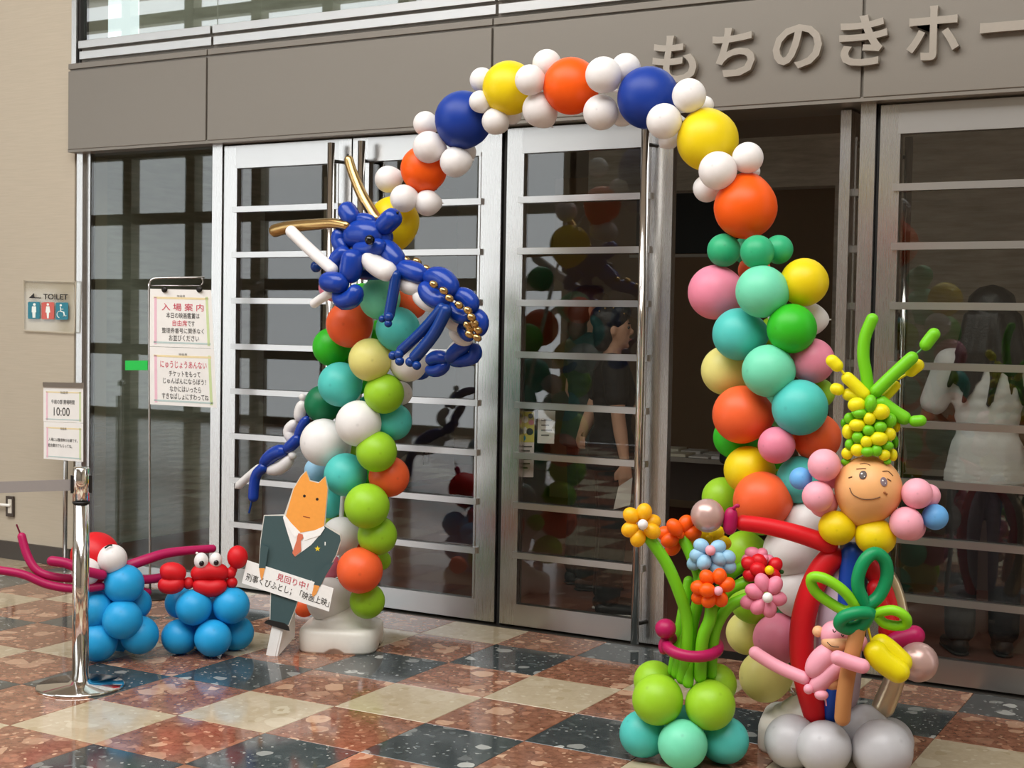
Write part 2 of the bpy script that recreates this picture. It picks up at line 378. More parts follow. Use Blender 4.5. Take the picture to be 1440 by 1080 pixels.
STZ = [2.254, 1.987, 1.717, 1.446, 1.181, .915, .652, .388]
def door(name, x0, x1, label, handle=None, xf=None, sl=.095, sr=.095):
    """leaf from x0 to x1 on the facade, or anywhere through xf"""
    d = empty(name, (x0, YF, 0), label, 'door', kind='structure')
    X = xf or (lambda p: Vector(p))
    def bx(n, a, b, m, par=d):
        a, b = Vector(a), Vector(b)
        o = X(a); return obox(n, o, X(Vector((b.x, a.y, a.z))) - o, X(Vector((a.x, b.y, a.z))) - o, Vector((0, 0, b.z - a.z)), m, par)
    y0, y1 = YF - .005, YF + .045
    bx('stile', (x0 + .004, y0, .012), (x0 + sl, y1, 2.63), M_STEEL); bx('stile', (x1 - sr, y0, .012), (x1 - .004, y1, 2.63), M_STEEL)
    a, b = x0 + sl, x1 - sr
    bx('top_rail', (a, y0, 2.515), (b, y1, 2.63), M_STEELH); bx('kick_plate', (a, y0, .012), (b, y1, .125), M_STEELH)
    bx('glazing_bead', (a, y0 - .006, 2.497), (b, y1, 2.515), M_STEELH)
    bx('glazing_bead', (a, y0 - .004, .125), (a + .012, y1, 2.497), M_STEEL); bx('glazing_bead', (b - .012, y0 - .004, .125), (b, y1, 2.497), M_STEEL)
    zs = [2.497] + STZ + [.125]
    for z in STZ: bx('glazing_bar', (a - .012, y0 - .02, z - .0165), (b + .012, y0 + .012, z + .0165), M_STEELH)
    for zt, zb in zip(zs, zs[1:]): bx('pane', (a, y0 + .016, zb), (b, y0 + .024, zt), M_GLASS)
    if handle is not None:
        for off in (-.085, .12):
            p = X(Vector((handle, YF + off, 0)))
            h = rod('pull_bar', (p.x, p.y, .02), (p.x, p.y, 2.6), .0205, M_CHROME, d, 16)
            for z in (.12, 2.50):
                q = X(Vector((handle + (.03 if handle > (x0 + x1) / 2 else -.03), YF + .0, z)))
                rod('bracket', (p.x, p.y, z), q, .010, M_DARKMETAL, h)
    return d
def post(n, x0, x1, y0=1.73, y1=1.83): return tag(box('trim_%d' % n, (x0, y0, 0), (x1, y1, 2.645), M_STEEL), None, None, None, 'structure')
tag(post(3, -3.343, -3.285), 'stainless jamb beside the beige wall', 'jamb'); tag(post(4, -2.213, -2.138), 'stainless post between side pane and doors', 'post')
tag(box('trim_5', (-3.285, 1.755, 0), (-3.243, 1.80, 2.645), M_STEEL), 'recessed inner jamb of the side pane', 'jamb', kind='structure')
sw = empty('window_3', (-2.7, 1.75, 0), 'tall fixed side pane left of the doors', 'window', kind='structure')
box('pane', (-3.245, 1.76, .06), (-2.212, 1.77, 2.645), M_GLASSS, sw); box('bottom_rail', (-3.285, 1.735, 0), (-2.213, 1.79, .062), M_STEELH, sw)
door('door_1', -2.136, -1.202, 'glazed steel door leaf beside the tall side pane', -1.288, sr=.092)
door('door_2', -1.200, -.232, 'glazed steel door leaf behind the dragon', -1.081, sl=.105, sr=.128)
box_gap = tag(box('trim_6', (-.230, 1.76, 0), (-.208, 1.80, 2.645), M_GAP), 'dark joint between two pairs of doors', 'joint', kind='structure')
door('door_3', -.206, .742, 'glazed steel door leaf under the arch', .621, sr=.125)
LX = 1.575
door('door_4', 0, .90, 'open glazed door leaf swung into the foyer', .80, xf=lambda p: Vector((LX - (p.y - YF - .02), YF + .06 + p.x, p.z)))
tag(post(7, 1.665, 1.735), 'stainless post between open doorway and right door', 'post')
tag(box('trim_8', (1.737, 1.76, 0), (1.748, 1.82, 2.645), M_GAP), 'dark joint right of the post', 'joint', kind='structure')
door('door_5', 1.750, 2.70, 'closed glazed door leaf right of the open doorway', 2.60, sl=.085)
door('door_6', 2.702, 3.65, 'closed glazed door leaf farthest along the entrance', 2.79)
tag(box('trim_9', (-3.345, 1.70, -.012), (3.7, 1.86, .0), plain('#4B4842', .4, .8)), 'steel threshold under the doors', 'threshold', kind='structure')

# hall name on the fascia
hs = empty('hall_sign', (1.7, 1.64, 2.95), 'raised steel hiragana and katakana letters on the fascia', 'sign')
LATER = []                                        # letters and bodies are meshed together at the end
def text_on(name, body, bl, br, tl, mat, parent, lift=(0, 0, 0), extrude=0, offset=0):
    """letters stretched over the parallelogram bl-br-tl (a flat print)"""
    c = bpy.data.curves.new('text', 'FONT'); c.body = body; c.extrude = extrude; c.offset = offset; c.resolution_u = 3
    t = bpy.data.objects.new('text', c); COL.objects.link(t)
    o = link(name, bpy.data.meshes.new(name), mat, parent); LATER.append((t, o, mat, (Vector(bl), Vector(br), Vector(tl), Vector(lift))))
    return o
def finish_later():
    bpy.context.view_layer.update(); dg = bpy.context.evaluated_depsgraph_get(); dead = []
    for t, o, mat, q in LATER:
        me = bpy.data.meshes.new_from_object(t.evaluated_get(dg)); me.materials.clear(); me.name = o.name
        if q is not None:
            bl, br, tl, lift = q; xs = [v.co.x for v in me.vertices]; ys = [v.co.y for v in me.vertices]
            x0, x1, y0, y1 = min(xs), max(xs), min(ys), max(ys); nrm = (br - bl).cross(tl - bl).normalized()
            for v in me.vertices:
                v.co = bl + (br - bl) * ((v.co.x - x0) / (x1 - x0)) + (tl - bl) * ((v.co.y - y0) / max(y1 - y0, 1e-6)) + nrm * v.co.z + lift
        else: me.polygons.foreach_set('use_smooth', [True] * len(me.polygons))
        me.materials.append(mat); me.update(); o.data = me; dead.append(t)
    for t in dead: bpy.data.objects.remove(t)
M_LETTER = plain('#B5ADA2', .28, .6)
for ch, (a, b, c, d) in zip('もちのきホー', ((919, 981, 50, 117), (1003, 1063, 39, 108), (1088, 1157, 35, 97), (1181, 1249, 22, 93), (1276, 1350, 9, 85), (1379, 1456, 30, 45))):
    p = on_y((a + b) / 2, (c + d) / 2, 1.63); k = (p - CAM).length / F_PX
    x0 = on_y(a, (c + d) / 2, 1.63).x; x1 = on_y(b, (c + d) / 2, 1.63).x; z1 = on_y((a + b) / 2, c, 1.63).z; z0 = on_y((a + b) / 2, d, 1.63).z
    text_on('letter', ch, (x0, 1.632, z0), (x1, 1.632, z0), (x0, 1.632, z1), M_LETTER, hs, extrude=.016, offset=.022)

# ------------------------------------------------------------------ setting: foyer behind the doors
def carpet():
    m, nt, N, L, b = newmat('foyer_carpet'); tc = N.new('ShaderNodeTexCoord')
    no = N.new('ShaderNodeTexNoise'); no.inputs['Scale'].default_value = 1.3; no.inputs['Detail'].default_value = 4; L.new(tc.outputs['Object'], no.inputs['Vector'])
    mx = N.new('ShaderNodeMix'); mx.data_type = 'RGBA'; mx.inputs[6].default_value = lin('#643C33'); mx.inputs[7].default_value = lin('#805446')
    L.new(no.outputs['Fac'], mx.inputs[0]); L.new(mx.outputs[2], b.inputs['Base Color']); b.inputs['Roughness'].default_value = .6; return m
def st(o, label, cat): return tag(o, label, cat, kind='structure')
st(box('floor_foyer', (-7, 1.86, -.1), (7, 9.2, 0), carpet()), 'reddish brown carpet of the foyer', 'floor')
st(box('ceiling_foyer', (-7, 1.90, 2.98), (7, 9.2, 3.02), plain('#8D8272', .8)), 'low ceiling of the foyer', 'ceiling')
cw = box('wall_concrete', (-3.75, 1.90, 0), (-3.36, 3.62, 2.98), M_CONC); st(cw, 'board-formed concrete wall behind the side pane', 'wall')
box('base_strip', (-3.36, 1.90, 0), (-3.345, 3.60, .10), M_STEELH, cw)
for z in (.72, 1.32, 1.92, 2.52): box('board_joint', (-3.362, 1.91, z - .002), (-3.3592, 3.61, z + .002), M_CONC, cw)
st(box('wall_west_foyer', (-7, 3.62, 0), (-6.8, 9, 2.98), M_WOOD), 'dark brown far side wall of the foyer', 'wall')
bw = box('wall_beige_foyer', (-4.6, 6.0, 0), (-4.06, 7.55, 2.98), M_INWALL); st(bw, 'pale wall block deep in the foyer', 'wall')
box('baseboard', (-4.06, 6.0, 0), (-4.045, 7.55, .05), plain('#4B3A30', .5), bw)
op = box('outlet_plate', (-4.058, 6.96, .20), (-4.05, 7.06, .38), M_DARKMETAL, bw); box('outlet_cover', (-4.052, 6.985, .23), (-4.046, 7.035, .35), plain('#B8B0A2', .5), op)
st(box('wall_back', (-7, 9.0, 0), (7, 9.2, 2.98), M_TAN), 'tan back wall of the foyer', 'wall')
st(box('wall_brown', (-2.6, 6.9, 0), (1.2, 7.05, 2.98), plain('#8C7257', .65)), 'brown panelled wall facing the open doorway', 'wall')
ds = empty('dark_panel', (-1.2, 6.88, 2.2), 'large black panel high on the brown foyer wall', 'black_panel')  # flat black panel on the brown wall, pale ledge below it
box('black_panel', (-1.75, 6.87, 2.27), (-.75, 6.898, 2.86), M_BLACK, ds); box('panel_ledge', (-1.8, 6.84, 2.235), (-.72, 6.898, 2.262), plain('#C9C4BA', .5), ds)
rc = box('wall_right_concrete', (.62, 4.95, 0), (7, 5.15, 2.98), M_CONCL); st(rc, 'pale concrete wall behind the right door', 'wall')
st(box('wall_bulkhead', (-1.3, 4.95, 2.62), (.62, 5.15, 2.98), M_CONCL), 'concrete bulkhead over the foyer passage', 'wall')
st(box('wall_east_foyer', (6.8, 1.9, 0), (7, 9, 2.98), M_CONCL), 'end wall of the foyer', 'wall')

# reception table with leaflets
tb = empty('folding_table', (-.3, 5.2, 0), 'long folding table behind the open doorway, covered with leaflets', 'table')
box('table_top', (-1.0, 4.15, .69), (.20, 4.75, .72), plain('#9A9185', .4), tb)
for (lx, ly) in ((-.95, 4.2), (-.95, 4.7), (.15, 4.2), (.15, 4.7)): rod('leg', (lx, ly, 0), (lx, ly, .69), .014, M_STEEL, tb)
box('modesty_panel', (-.95, 4.68, .36), (.15, 4.70, .66), plain('#5A4A3E', .6), tb)
rl = random.Random(3)
for i in range(14):
    x = -.95 + (i % 7) * .165; y = 4.19 + (i // 7) * .27; a = rl.uniform(-.2, .2); h = rl.uniform(.006, .03)
    ux = Vector((math.cos(a), math.sin(a), 0)) * .14; uy = Vector((-math.sin(a), math.cos(a), 0)) * .2
    s = obox('leaflet_stack', (x, y, .7205), ux, uy, (0, 0, h), plain(rl.choice(('#EDEBE6', '#D9D4CB', '#C8D0D4', '#E4DCC4')), .6))
    tag(s, 'small stack of leaflets lying on the folding table', 'leaflets', 'leaflet stacks on the folding table')
t2 = empty('side_counter', (1.4, 4.5, 0), 'low pale counter behind the right door', 'counter')
box('counter_top', (.7, 4.25, .70), (2.3, 4.75, .74), plain('#C9C3B8', .4), t2); box('counter_body', (.75, 4.3, 0), (2.25, 4.72, .70), plain('#5C5048', .6), t2)

# ------------------------------------------------------------------ balloons
def balloon_mesh():
    prof = []; n = 22
    for k in range(n + 1):
        th = math.pi * k / n * .965; z = math.cos(th); r = math.sin(th)
        if z < 0: z *= 1 + .16 * z * z; r *= 1 - .10 * z * z
        prof.append((max(r, 1e-3), z))
    zb = prof[-1][1]; prof += [(.045, zb - .03), (.03, zb - .07), (.062, zb - .11), (.05, zb - .125)]
    V = []; Fc = []; seg = 32
    for r, z in prof:
        for k in range(seg):
            w = 2 * math.pi * k / seg; V.append((r * math.cos(w), r * math.sin(w), z))
    for i in range(len(prof) - 1):
        for k in range(seg):
            l = (k + 1) % seg; Fc.append((i * seg + l, i * seg + k, (i + 1) * seg + k, (i + 1) * seg + l))
    Fc.append(tuple(range(seg))); Fc.append(tuple((len(prof) - 1) * seg + k for k in range(seg))[::-1])
    me = bpy.data.meshes.new('balloon'); me.from_pydata(V, [], Fc); me.update()
    me.polygons.foreach_set('use_smooth', [True] * len(me.polygons)); return me
BM = balloon_mesh(); BM.materials.append(plain('#888888'))
def ball(parent, p, r, mat, axis=(0, 0, 1), name='balloon', squash=(1, 1, 1)):
    """round balloon: crown towards axis, knot away from it"""
    a = Vector(axis).normalized(); q = Vector((0, 0, 1)).rotation_difference(a).to_matrix().to_4x4()
    m = Matrix.Translation(p) @ q @ Matrix.Diagonal((r * squash[0], r * squash[1], r * squash[2], 1))
    o = link(name, BM, None, parent, matrix=m); o.material_slots[0].link = 'OBJECT'; o.material_slots[0].material = mat; return o
SM = {}
def sphere_mesh(seg=20, rings=12):
    if (seg, rings) in SM: return SM[(seg, rings)]
    bm = bmesh.new(); bmesh.ops.create_uvsphere(bm, u_segments=seg, v_segments=rings, radius=1)
    me = bpy.data.meshes.new('bubble'); bm.to_mesh(me); bm.free(); me.materials.append(plain('#888888'))
    me.polygons.foreach_set('use_smooth', [True] * len(me.polygons)); SM[(seg, rings)] = me; return me
def orb(name, p, rad, mat, parent=None, axis=None):
    rx, ry, rz = rad if isinstance(rad, (tuple, list)) else (rad,) * 3
    q = Matrix.Identity(4) if axis is None else Vector((0, 0, 1)).rotation_difference(Vector(axis).normalized()).to_matrix().to_4x4()
    o = link(name, sphere_mesh(), None, parent, matrix=Matrix.Translation(p) @ q @ Matrix.Diagonal((rx, ry, rz, 1)))
    o.material_slots[0].link = 'OBJECT'; o.material_slots[0].material = mat; return o
CAMR = RM @ Vector((1, 0, 0)); CAMU = RM @ Vector((0, 1, 0))
C = dict(mint='#7CE3BC', turq='#56CFC6', lime='#A2D62A', lime2='#8FB51E', green='#35C322', dgreen='#08794C', emer='#33B87F', coral='#FA6A35', orange='#FF6200', rust='#D2591E',
         yellow='#F4DA08', pyel='#EBE388', oliv='#C4BC58', white='#F3F0EE', wpink='#F5E6E0', cream='#F1EBDA', pink='#F08FA9', lpink='#FBB4C4', blue='#123C9E', sky='#27ADEA', lblue='#A4D5F2', babyb='#6FB6F0',
         red='#DE1420', magenta='#B8125A', grey='#C3C3C6', tan='#D0925A', peach='#F8BC7C', palep='#E3CFC9', paleb='#9CBFCB', mauve='#C3A29B', lav='#D9C6D6', dblue='#123A8E', leaf='#7CD11A', dleaf='#0A9A5E', hyel='#F6EA10', amber='#FFBE10')
def LX_(n, **k): return latex(C[n], **k)

# ------------------------------------------------------------------ balloon arch
AL, AR = Vector((-.62, .90, 0)), Vector((1.86, .55, 0))
nA = Vector((-(AR.y - AL.y), AR.x - AL.x, 0)); nA = -nA.normalized()
FA = Frame(AL, nA)
arch = empty('balloon_arch', (AL + AR) / 2, 'tall colourful balloon arch on two white weighted bases before the doors', 'balloon arch')
ARCHPX = [(546, 252, 19, 'white', .03), (568, 279, 19.5, 'white', .12), (601, 285.5, 18.5, 'white', .04), (554, 312, 36, 'yellow', .02), (596, 238, 33, 'orange', .03),
 (598.5, 174, 17.5, 'white', 0), (603, 207, 22.5, 'white', .1), (640, 228, 21.5, 'white', .05), (656, 214, 14, 'white', -.1), (651.5, 168.5, 40.5, 'blue', .03),
 (678, 112.5, 17.5, 'white', 0), (675, 143, 15.5, 'white', .1), (696.5, 170.5, 19, 'white', .06), (720, 161, 14, 'white', -.08), (716, 124, 38, 'yellow', .03),
 (769, 90, 20.5, 'white', .0), (745.5, 112.5, 21.5, 'white', .13), (759.5, 154, 25, 'white', .05), (803, 121, 40, 'orange', .02),
 (848.5, 105.5, 25.5, 'white', .12), (880, 96, 21, 'white', .03), (845, 158, 25, 'white', .06), (874, 163, 15, 'white', -.06), (911.5, 137.5, 44, 'blue', .02),
 (969, 134.5, 24, 'white', .08), (991, 148, 13, 'white', -.06), (934, 170.5, 25, 'white', .13), (941, 195, 15, 'white', -.05), (995, 197, 43.5, 'yellow', .02),
 (1009.5, 240, 27, 'white', .13), (1051.5, 222, 22, 'white', .05), (1058, 241, 11, 'white', -.06), (994, 265, 19.5, 'white', 0), (1048.5, 291.5, 44.5, 'orange', .03),
 (1018, 352, 23.5, 'emer', .05), (1065, 354.5, 24, 'emer', .15), (1095, 351, 20.5, 'emer', .03), (1050, 352, 20, 'emer', -.12)]
RIGHT = [(1006, 411, 38.5, 'pink', .03), (1071.5, 410, 37, 'mint', .16), (1131, 397, 34, 'yellow', .05), (1138, 449, 24, 'white', -.06), (1060, 380, 22, 'coral', -.12),
 (1039, 470, 37, 'turq', .11), (1113.5, 462, 35, 'green', .13), (1080.5, 521.5, 37, 'mint', .17), (1021, 521, 35, 'pyel', .02), (1142, 507.5, 32, 'pink', .04), (1153, 553, 21, 'lime', -.05),
 (1043, 583, 41, 'coral', .13), (1125, 573, 39.5, 'turq', .13), (1092, 626, 26, 'pink', .17), (1149, 615, 34, 'coral', .02), (1033, 615, 30, 'green', .02),
 (1052, 661, 34, 'yellow', .10), (1126, 675, 34, 'turq', .06), (1072, 704, 41, 'coral', .16), (1016, 700, 29, 'lime', .02), (1135, 738, 33, 'white', .06), (1047, 776, 30, 'lime', .06),
 (1111, 775, 38, 'white', .08), (1122, 834, 35, 'white', .08), (1060, 842, 35, 'lime', .09), (1052, 890, 31, 'pyel', .0), (1095, 898, 36, 'pink', .11), (1076, 951, 36.5, 'pyel', .10)]
LEFT = [(534, 420, 29.5, 'mint', .12), (578, 426, 23.5, 'coral', -.02), (468, 404, 20, 'pink', .02), (491.5, 456, 33, 'coral', .10), (559.5, 463, 31.5, 'turq', .09), (467, 488, 27.5, 'green', .02),
 (520.5, 506, 30.5, 'pyel', .15), (574, 510, 27, 'white', .02), (478.5, 540.5, 31.5, 'turq', .11), (540, 553.5, 28.5, 'lime', .10), (563, 553, 17, 'white', -.1), (454.5, 568, 26.5, 'dgreen', .02),
 (504, 595.5, 32.5, 'white', .16), (553, 593, 26.5, 'turq', .0), (455.5, 622, 33.5, 'white', .11), (529.5, 635, 29, 'lime', .12), (446, 661, 18, 'lblue', -.03), (486, 667.5, 30.5, 'turq', .11), (547, 670, 29, 'coral', .01),
 (463, 708, 21, 'turq', .01), (516, 711.5, 32, 'lime', .15), (530.5, 753, 28, 'lime', .06), (479.5, 754, 27.5, 'white', .05), (536, 788, 14, 'lime', -.08), (463, 797, 18, 'pink', -.02), (506, 802, 32.5, 'coral', .14),
 (463, 844, 32, 'white', .04), (516.5, 845, 25, 'lime', .05), (428, 853, 15, 'coral', -.06), (520, 372, 22, 'emer', .0)]
def pole_axis(p):
    q = AL if (p - AL).xy.length < (p - AR).xy.length else AR
    d = Vector((p.x - q.x, p.y - q.y, 0)); return d
ctr = FA.pt(790, 330)
for lst, kind in ((ARCHPX, 'a'), (RIGHT, 'c'), (LEFT, 'c')):
    for (x, y, r, c, off) in lst:
        p = FA.pt(x, y, off); rr = r * FA.k(p)
        if kind == 'c':
            ax = pole_axis(p) + nA * .12
        elif r > 30: ax = (p - ctr).cross(nA) + nA * .25
        else: ax = nA * (.3 + off * 4) + (p - ctr).normalized() * .4 + Vector((random.uniform(-.4, .4), 0, random.uniform(-.4, .4)))
        ball(arch, p, rr, LX_(c), ax)
# the far side of both columns
rb = random.Random(11); bc = ['mint', 'coral', 'lime', 'turq', 'white', 'pink', 'yellow', 'green']
for (xa, ya), (xb, yb), n in (((522, 425), (490, 840), 9), ((1075, 420), (1092, 930), 11)):
    for i in range(n):
        x = xa + (xb - xa) * i / (n - 1) + (14 if i % 2 else -14); y = ya + (yb - ya) * i / (n - 1)
        p = FA.pt(x, y, -.11); ball(arch, p, 27 * FA.k(p), LX_(rb.choice(bc)), -nA + Vector((.6 if i % 2 else -.6, 0, 0)))
# hoop and poles
hoop = [FA.pt(x, y, .0) for x, y in ((536, 380), (552, 315), (585, 252), (625, 200), (680, 152), (745, 128), (805, 122), (870, 128), (935, 150), (985, 190), (1025, 245), (1052, 300), (1065, 360))]
sweep('hoop', catmull(hoop, 4), [.008] * (4 * 12 + 1), M_WHITEP, arch, 8)
for q, top in ((AL, hoop[0]), (AR, hoop[-1])):
    sweep('pole', catmull([q + Vector((0, 0, .15)), q + Vector((0, 0, .8)), top], 6), [.012] * 13, M_WHITEP, arch, 10)
def weight_base(q, ang, mark=None):
    """water-filled plastic foot: chamfered square, stepped dome, cut-outs along the bottom"""
    V = []; Fc = []; n = 48
    def sq(w, k):
        t = 2 * math.pi * k / n; c, s = math.cos(t), math.sin(t); e = 5.0
        r = w / ((abs(c) ** e + abs(s) ** e) ** (1 / e)); return r * c, r * s
    rings = [(.185, 0, 1), (.192, .012, 1), (.192, .085, 0), (.186, .105, 0), (.176, .114, 0)]
    circ = [(.150, .116), (.145, .135), (.118, .140), (.112, .156), (.075, .185), (.035, .205), (.020, .215)]
    L = []
    for w, z, cut in rings:
        ring = []
        for k in range(n):
            x, y = sq(w, k); t = 2 * math.pi * k / n; zz = z
            if cut:
                d = min(abs(((t - b + math.pi) % (2 * math.pi)) - math.pi) for b in (0, math.pi / 2, math.pi, 3 * math.pi / 2))
                zz = z + max(0, .022 * (1 - (d / .26) ** 2)) if d < .26 else z
            ring.append((x, y, zz))
        L.append(ring)
    for r, z in circ: L.append([(r * math.cos(2 * math.pi * k / n), r * math.sin(2 * math.pi * k / n), z) for k in range(n)])
    R = Matrix.Rotation(ang, 3, 'Z')
    for ring in L: V += [R @ Vector(p) + q for p in ring]
    for i in range(len(L) - 1):
        for k in range(n):
            l = (k + 1) % n; Fc.append((i * n + k, i * n + l, (i + 1) * n + l, (i + 1) * n + k))
    Fc.append(tuple(range(n))[::-1]); Fc.append(tuple((len(L) - 1) * n + k for k in range(n)))
    return mesh('weight_base', V, Fc, plain('#E9E6DD', .35, bscale=30), arch, True)
bl_ = weight_base(AL, math.radians(25)); br_ = weight_base(AR, math.radians(12))
R12 = Matrix.Rotation(math.radians(12), 3, 'Z')
text_on('maker_mark', 'J', AR + R12 @ Vector((-.135, -.193, .045)), AR + R12 @ Vector((-.120, -.193, .045)), AR + R12 @ Vector((-.135, -.193, .085)), M_BLACK, br_)
rod('valve', AR + Vector((-.06, -.02, .19)), AR + Vector((-.085, -.03, .215)), .008, M_CHROME, br_)

# ------------------------------------------------------------------ dragon
FD = Frame(AL, nA)
BL = LX_('blue', rough=.22, trans=.1, spot=False); BL2 = latex('#0F3A86', .22, .1, False); WH = LX_('white', rough=.3, spot=False)
dr = empty('balloon_dragon', FD.pt(540, 430, .25), 'blue and white twisted balloon dragon with gold horns on the left column', 'balloon dragon')
def DP(x, y, o): return FD.pt(x, y, o)
def dsaus(name, pts, r, mat, off=.24, kind='b', r1=None, par=None):
    P = [DP(q[0], q[1], q[2] if len(q) > 2 else off) for q in pts]; k = FD.k(P[0])
    return (bubble(name, P, r * 1.16 * k, mat, par or dr, 3.4) if kind == 'b' else tube(name, P, r * 1.08 * k, mat, par or dr, None if r1 is None else r1 * 1.08 * k))
def dorb(name, x, y, r, mat, off=.24, par=None):
    p = DP(x, y, off); k = FD.k(p); return orb(name, p, r * k, mat, par or dr)
h1 = dsaus('horn', [(489, 219), (495, 240), (508, 272), (522, 297), (533, 314)], 6.2, GOLD, .20, 't', 8); dorb('horn_tip', 489, 218, 1.8, M_BLACK, .20, h1)
dsaus('horn', [(381, 326), (408, 319), (443, 315.5), (470, 314), (492, 318)], 8.6, GOLD, .30, 't', 6)
e1 = dsaus('ear', [(483, 287), (491, 301), (500, 316)], 12, BL, .27); dorb('ear_tip', 484, 286, 2, M_BLACK, .27, e1)
e2 = dsaus('ear', [(560, 299), (547, 311), (533, 325)], 13, BL, .24); dorb('ear_tip', 559, 299, 2, M_BLACK, .25, e2)
dsaus('head_bubble', [(494, 313), (510, 309), (527, 312)], 8.5, BL, .25); dsaus('head_bubble', [(488, 334), (512, 329), (538, 333)], 18.5, BL, .25)
dsaus('head_bubble', [(482, 322), (477, 338), (488, 356)], 10.5, BL, .28); dsaus('cheek_bubble', [(541, 325), (543, 334), (540, 346)], 9, BL, .22)
dsaus('head_bubble', [(498, 350), (520, 351), (541, 343)], 11.5, BL, .28); ey = dorb('eye', 520, 337.5, 7.2, plain('#0A0A0A', .15), .345)
dsaus('jaw_bubble', [(532, 344), (549, 356), (564, 378)], 13.5, BL, .23); dsaus('chin', [(514, 357), (530, 374), (554, 386)], 13.5, WH, .285, 't')
dsaus('snout_bubble', [(490, 351), (474, 364), (467, 386)], 10, BL, .31); dsaus('snout_bubble', [(497, 350), (495, 372), (490, 398)], 14.5, BL, .33)
dsaus('nose_bubble', [(452, 396), (470, 397), (487, 400)], 13, BL, .37); dsaus('nose_bubble', [(474, 404), (482, 422), (497, 418), (502, 400)], 12, BL, .34)
dorb('claw', 444.5, 375, 8, BL2, .18); dsaus('foreleg', [(500, 384), (520, 386), (545, 384)], 7.5, BL2, .225, 't')
dsaus('tusk', [(405, 321), (437, 352), (472, 383)], 7.8, WH, .36, 't'); dsaus('tusk', [(438, 430), (450, 421), (468, 410)], 6, WH, .33, 't')
dsaus('foreleg', [(558, 380), (553, 412), (546, 450)], 7.4, BL2, .27, 't'); dorb('toe', 537.5, 448.5, 5.2, BL2, .28); dorb('toe', 547, 446, 6.8, BL2, .29); dorb('toe', 546, 455, 5.6, BL2, .29)
dsaus('body_bubble', [(557, 379), (578, 381), (600, 391)], 13, BL, .22); dsaus('belly_bubble', [(560, 391), (578, 402), (597, 400)], 11.5, WH, .20)
for bx_, by_, o in ((571, 366, .2), (586.5, 368, .2), (600, 378, .2), (610, 400, .29), (624, 409, .29), (632, 419.5, .28), (645.5, 429, .25), (658, 436.5, .24), (663, 446, .24), (667, 454.5, .22), (657.5, 457, .22), (672, 464, .2), (660, 470, .22), (671, 475, .2), (661, 462, .21)):
    p = DP(bx_, by_, o); k = FD.k(p); orb('spine_bead', p, (5.3 * k, 5.3 * k, 7 * k), GOLD, dr, CAMR - CAMU * .6)
dsaus('body_bubble', [(597, 391), (622, 391), (641, 414)], 13, BL, .21); dsaus('body_bubble', [(593, 398), (608, 418), (630, 425)], 12, BL, .24); dsaus('belly_bubble', [(584, 410), (600, 424), (622, 431)], 11, WH, .19)
dsaus('body_bubble', [(636, 413), (658, 418), (668, 438)], 10, BL, .18); dsaus('body_bubble', [(629, 426), (644, 444), (662, 447)], 9, BL, .20); dsaus('belly_bubble', [(624, 434), (638, 450), (658, 454)], 13, WH, .15)
dsaus('body_bubble', [(667, 436), (678, 452), (673, 473)], 8.5, BL, .15); dsaus('body_bubble', [(656, 452), (652, 464), (664, 478)], 8.5, BL, .16); dsaus('belly_bubble', [(638, 456), (646, 472), (662, 482)], 10.5, WH, .11)
dsaus('tail_bubble', [(662, 482), (644, 492), (628, 508)], 9.5, BL, .10); dsaus('tail_bubble', [(667, 482), (666, 502), (632, 511)], 8.5, BL, .08); dsaus('belly_bubble', [(648, 480), (637, 490), (630, 504)], 6, WH, .06)
dsaus('tail_bubble', [(600, 509), (615, 502), (631, 505)], 8.5, BL, .06); dsaus('tail_bubble', [(599, 519), (615, 521), (631, 511)], 8, BL, .05); dsaus('tail_bubble', [(584, 530), (597, 526), (606, 516)], 5.5, BL, -.14)
dsaus('hind_leg', [(626, 428), (595, 464), (560, 497)], 7.4, BL2, .27, 't'); dsaus('hind_leg', [(631, 429), (610, 470), (579, 508)], 8.4, BL2, .28, 't')
for x, y, r in ((552.5, 500, 6.4), (562, 508, 6.6), (561, 498, 7), (577, 509, 7.2), (586, 514, 6.4)): dorb('toe', x, y, r, BL2, .29)
TO = -.06
dorb('tail_knot', 425.5, 558.5, 5, WH, TO); dsaus('tail_bubble', [(427, 564), (422, 578), (420, 593)], 7.2, WH, TO); dsaus('tail_bubble', [(416, 592), (406, 606), (411, 621)], 7, WH, TO)
dsaus('tail_bubble', [(433, 586), (424, 602), (417, 620)], 6.5, BL, TO + .01); dsaus('tail_bubble', [(422, 613), (412, 624), (400, 634)], 7.5, BL, TO + .02); dorb('tail_knot', 411.5, 640, 6.2, WH, TO + .01)
dsaus('tail_bubble', [(411, 641), (396, 657), (373, 662)], 8, WH, TO); dsaus('tail_bubble', [(404, 633), (386, 638), (367, 655)], 9, BL, TO + .02)
te = dsaus('tail_end', [(374, 654), (361, 667), (357, 685), (356, 706)], 7, BL, TO + .03, 't'); dsaus('tail_tip', [(354.5, 703), (350, 722)], 1.3, BL2, TO + .03, 't', None, te)
te = dsaus('tail_end', [(367, 656), (352, 668), (333, 685)], 5.5, WH, TO, 't'); dorb('tail_tip', 332, 685.5, 2, WH, TO, te)
dsaus('tail_bubble', [(470, 560), (450, 566), (428, 588)], 6, BL, -.12)

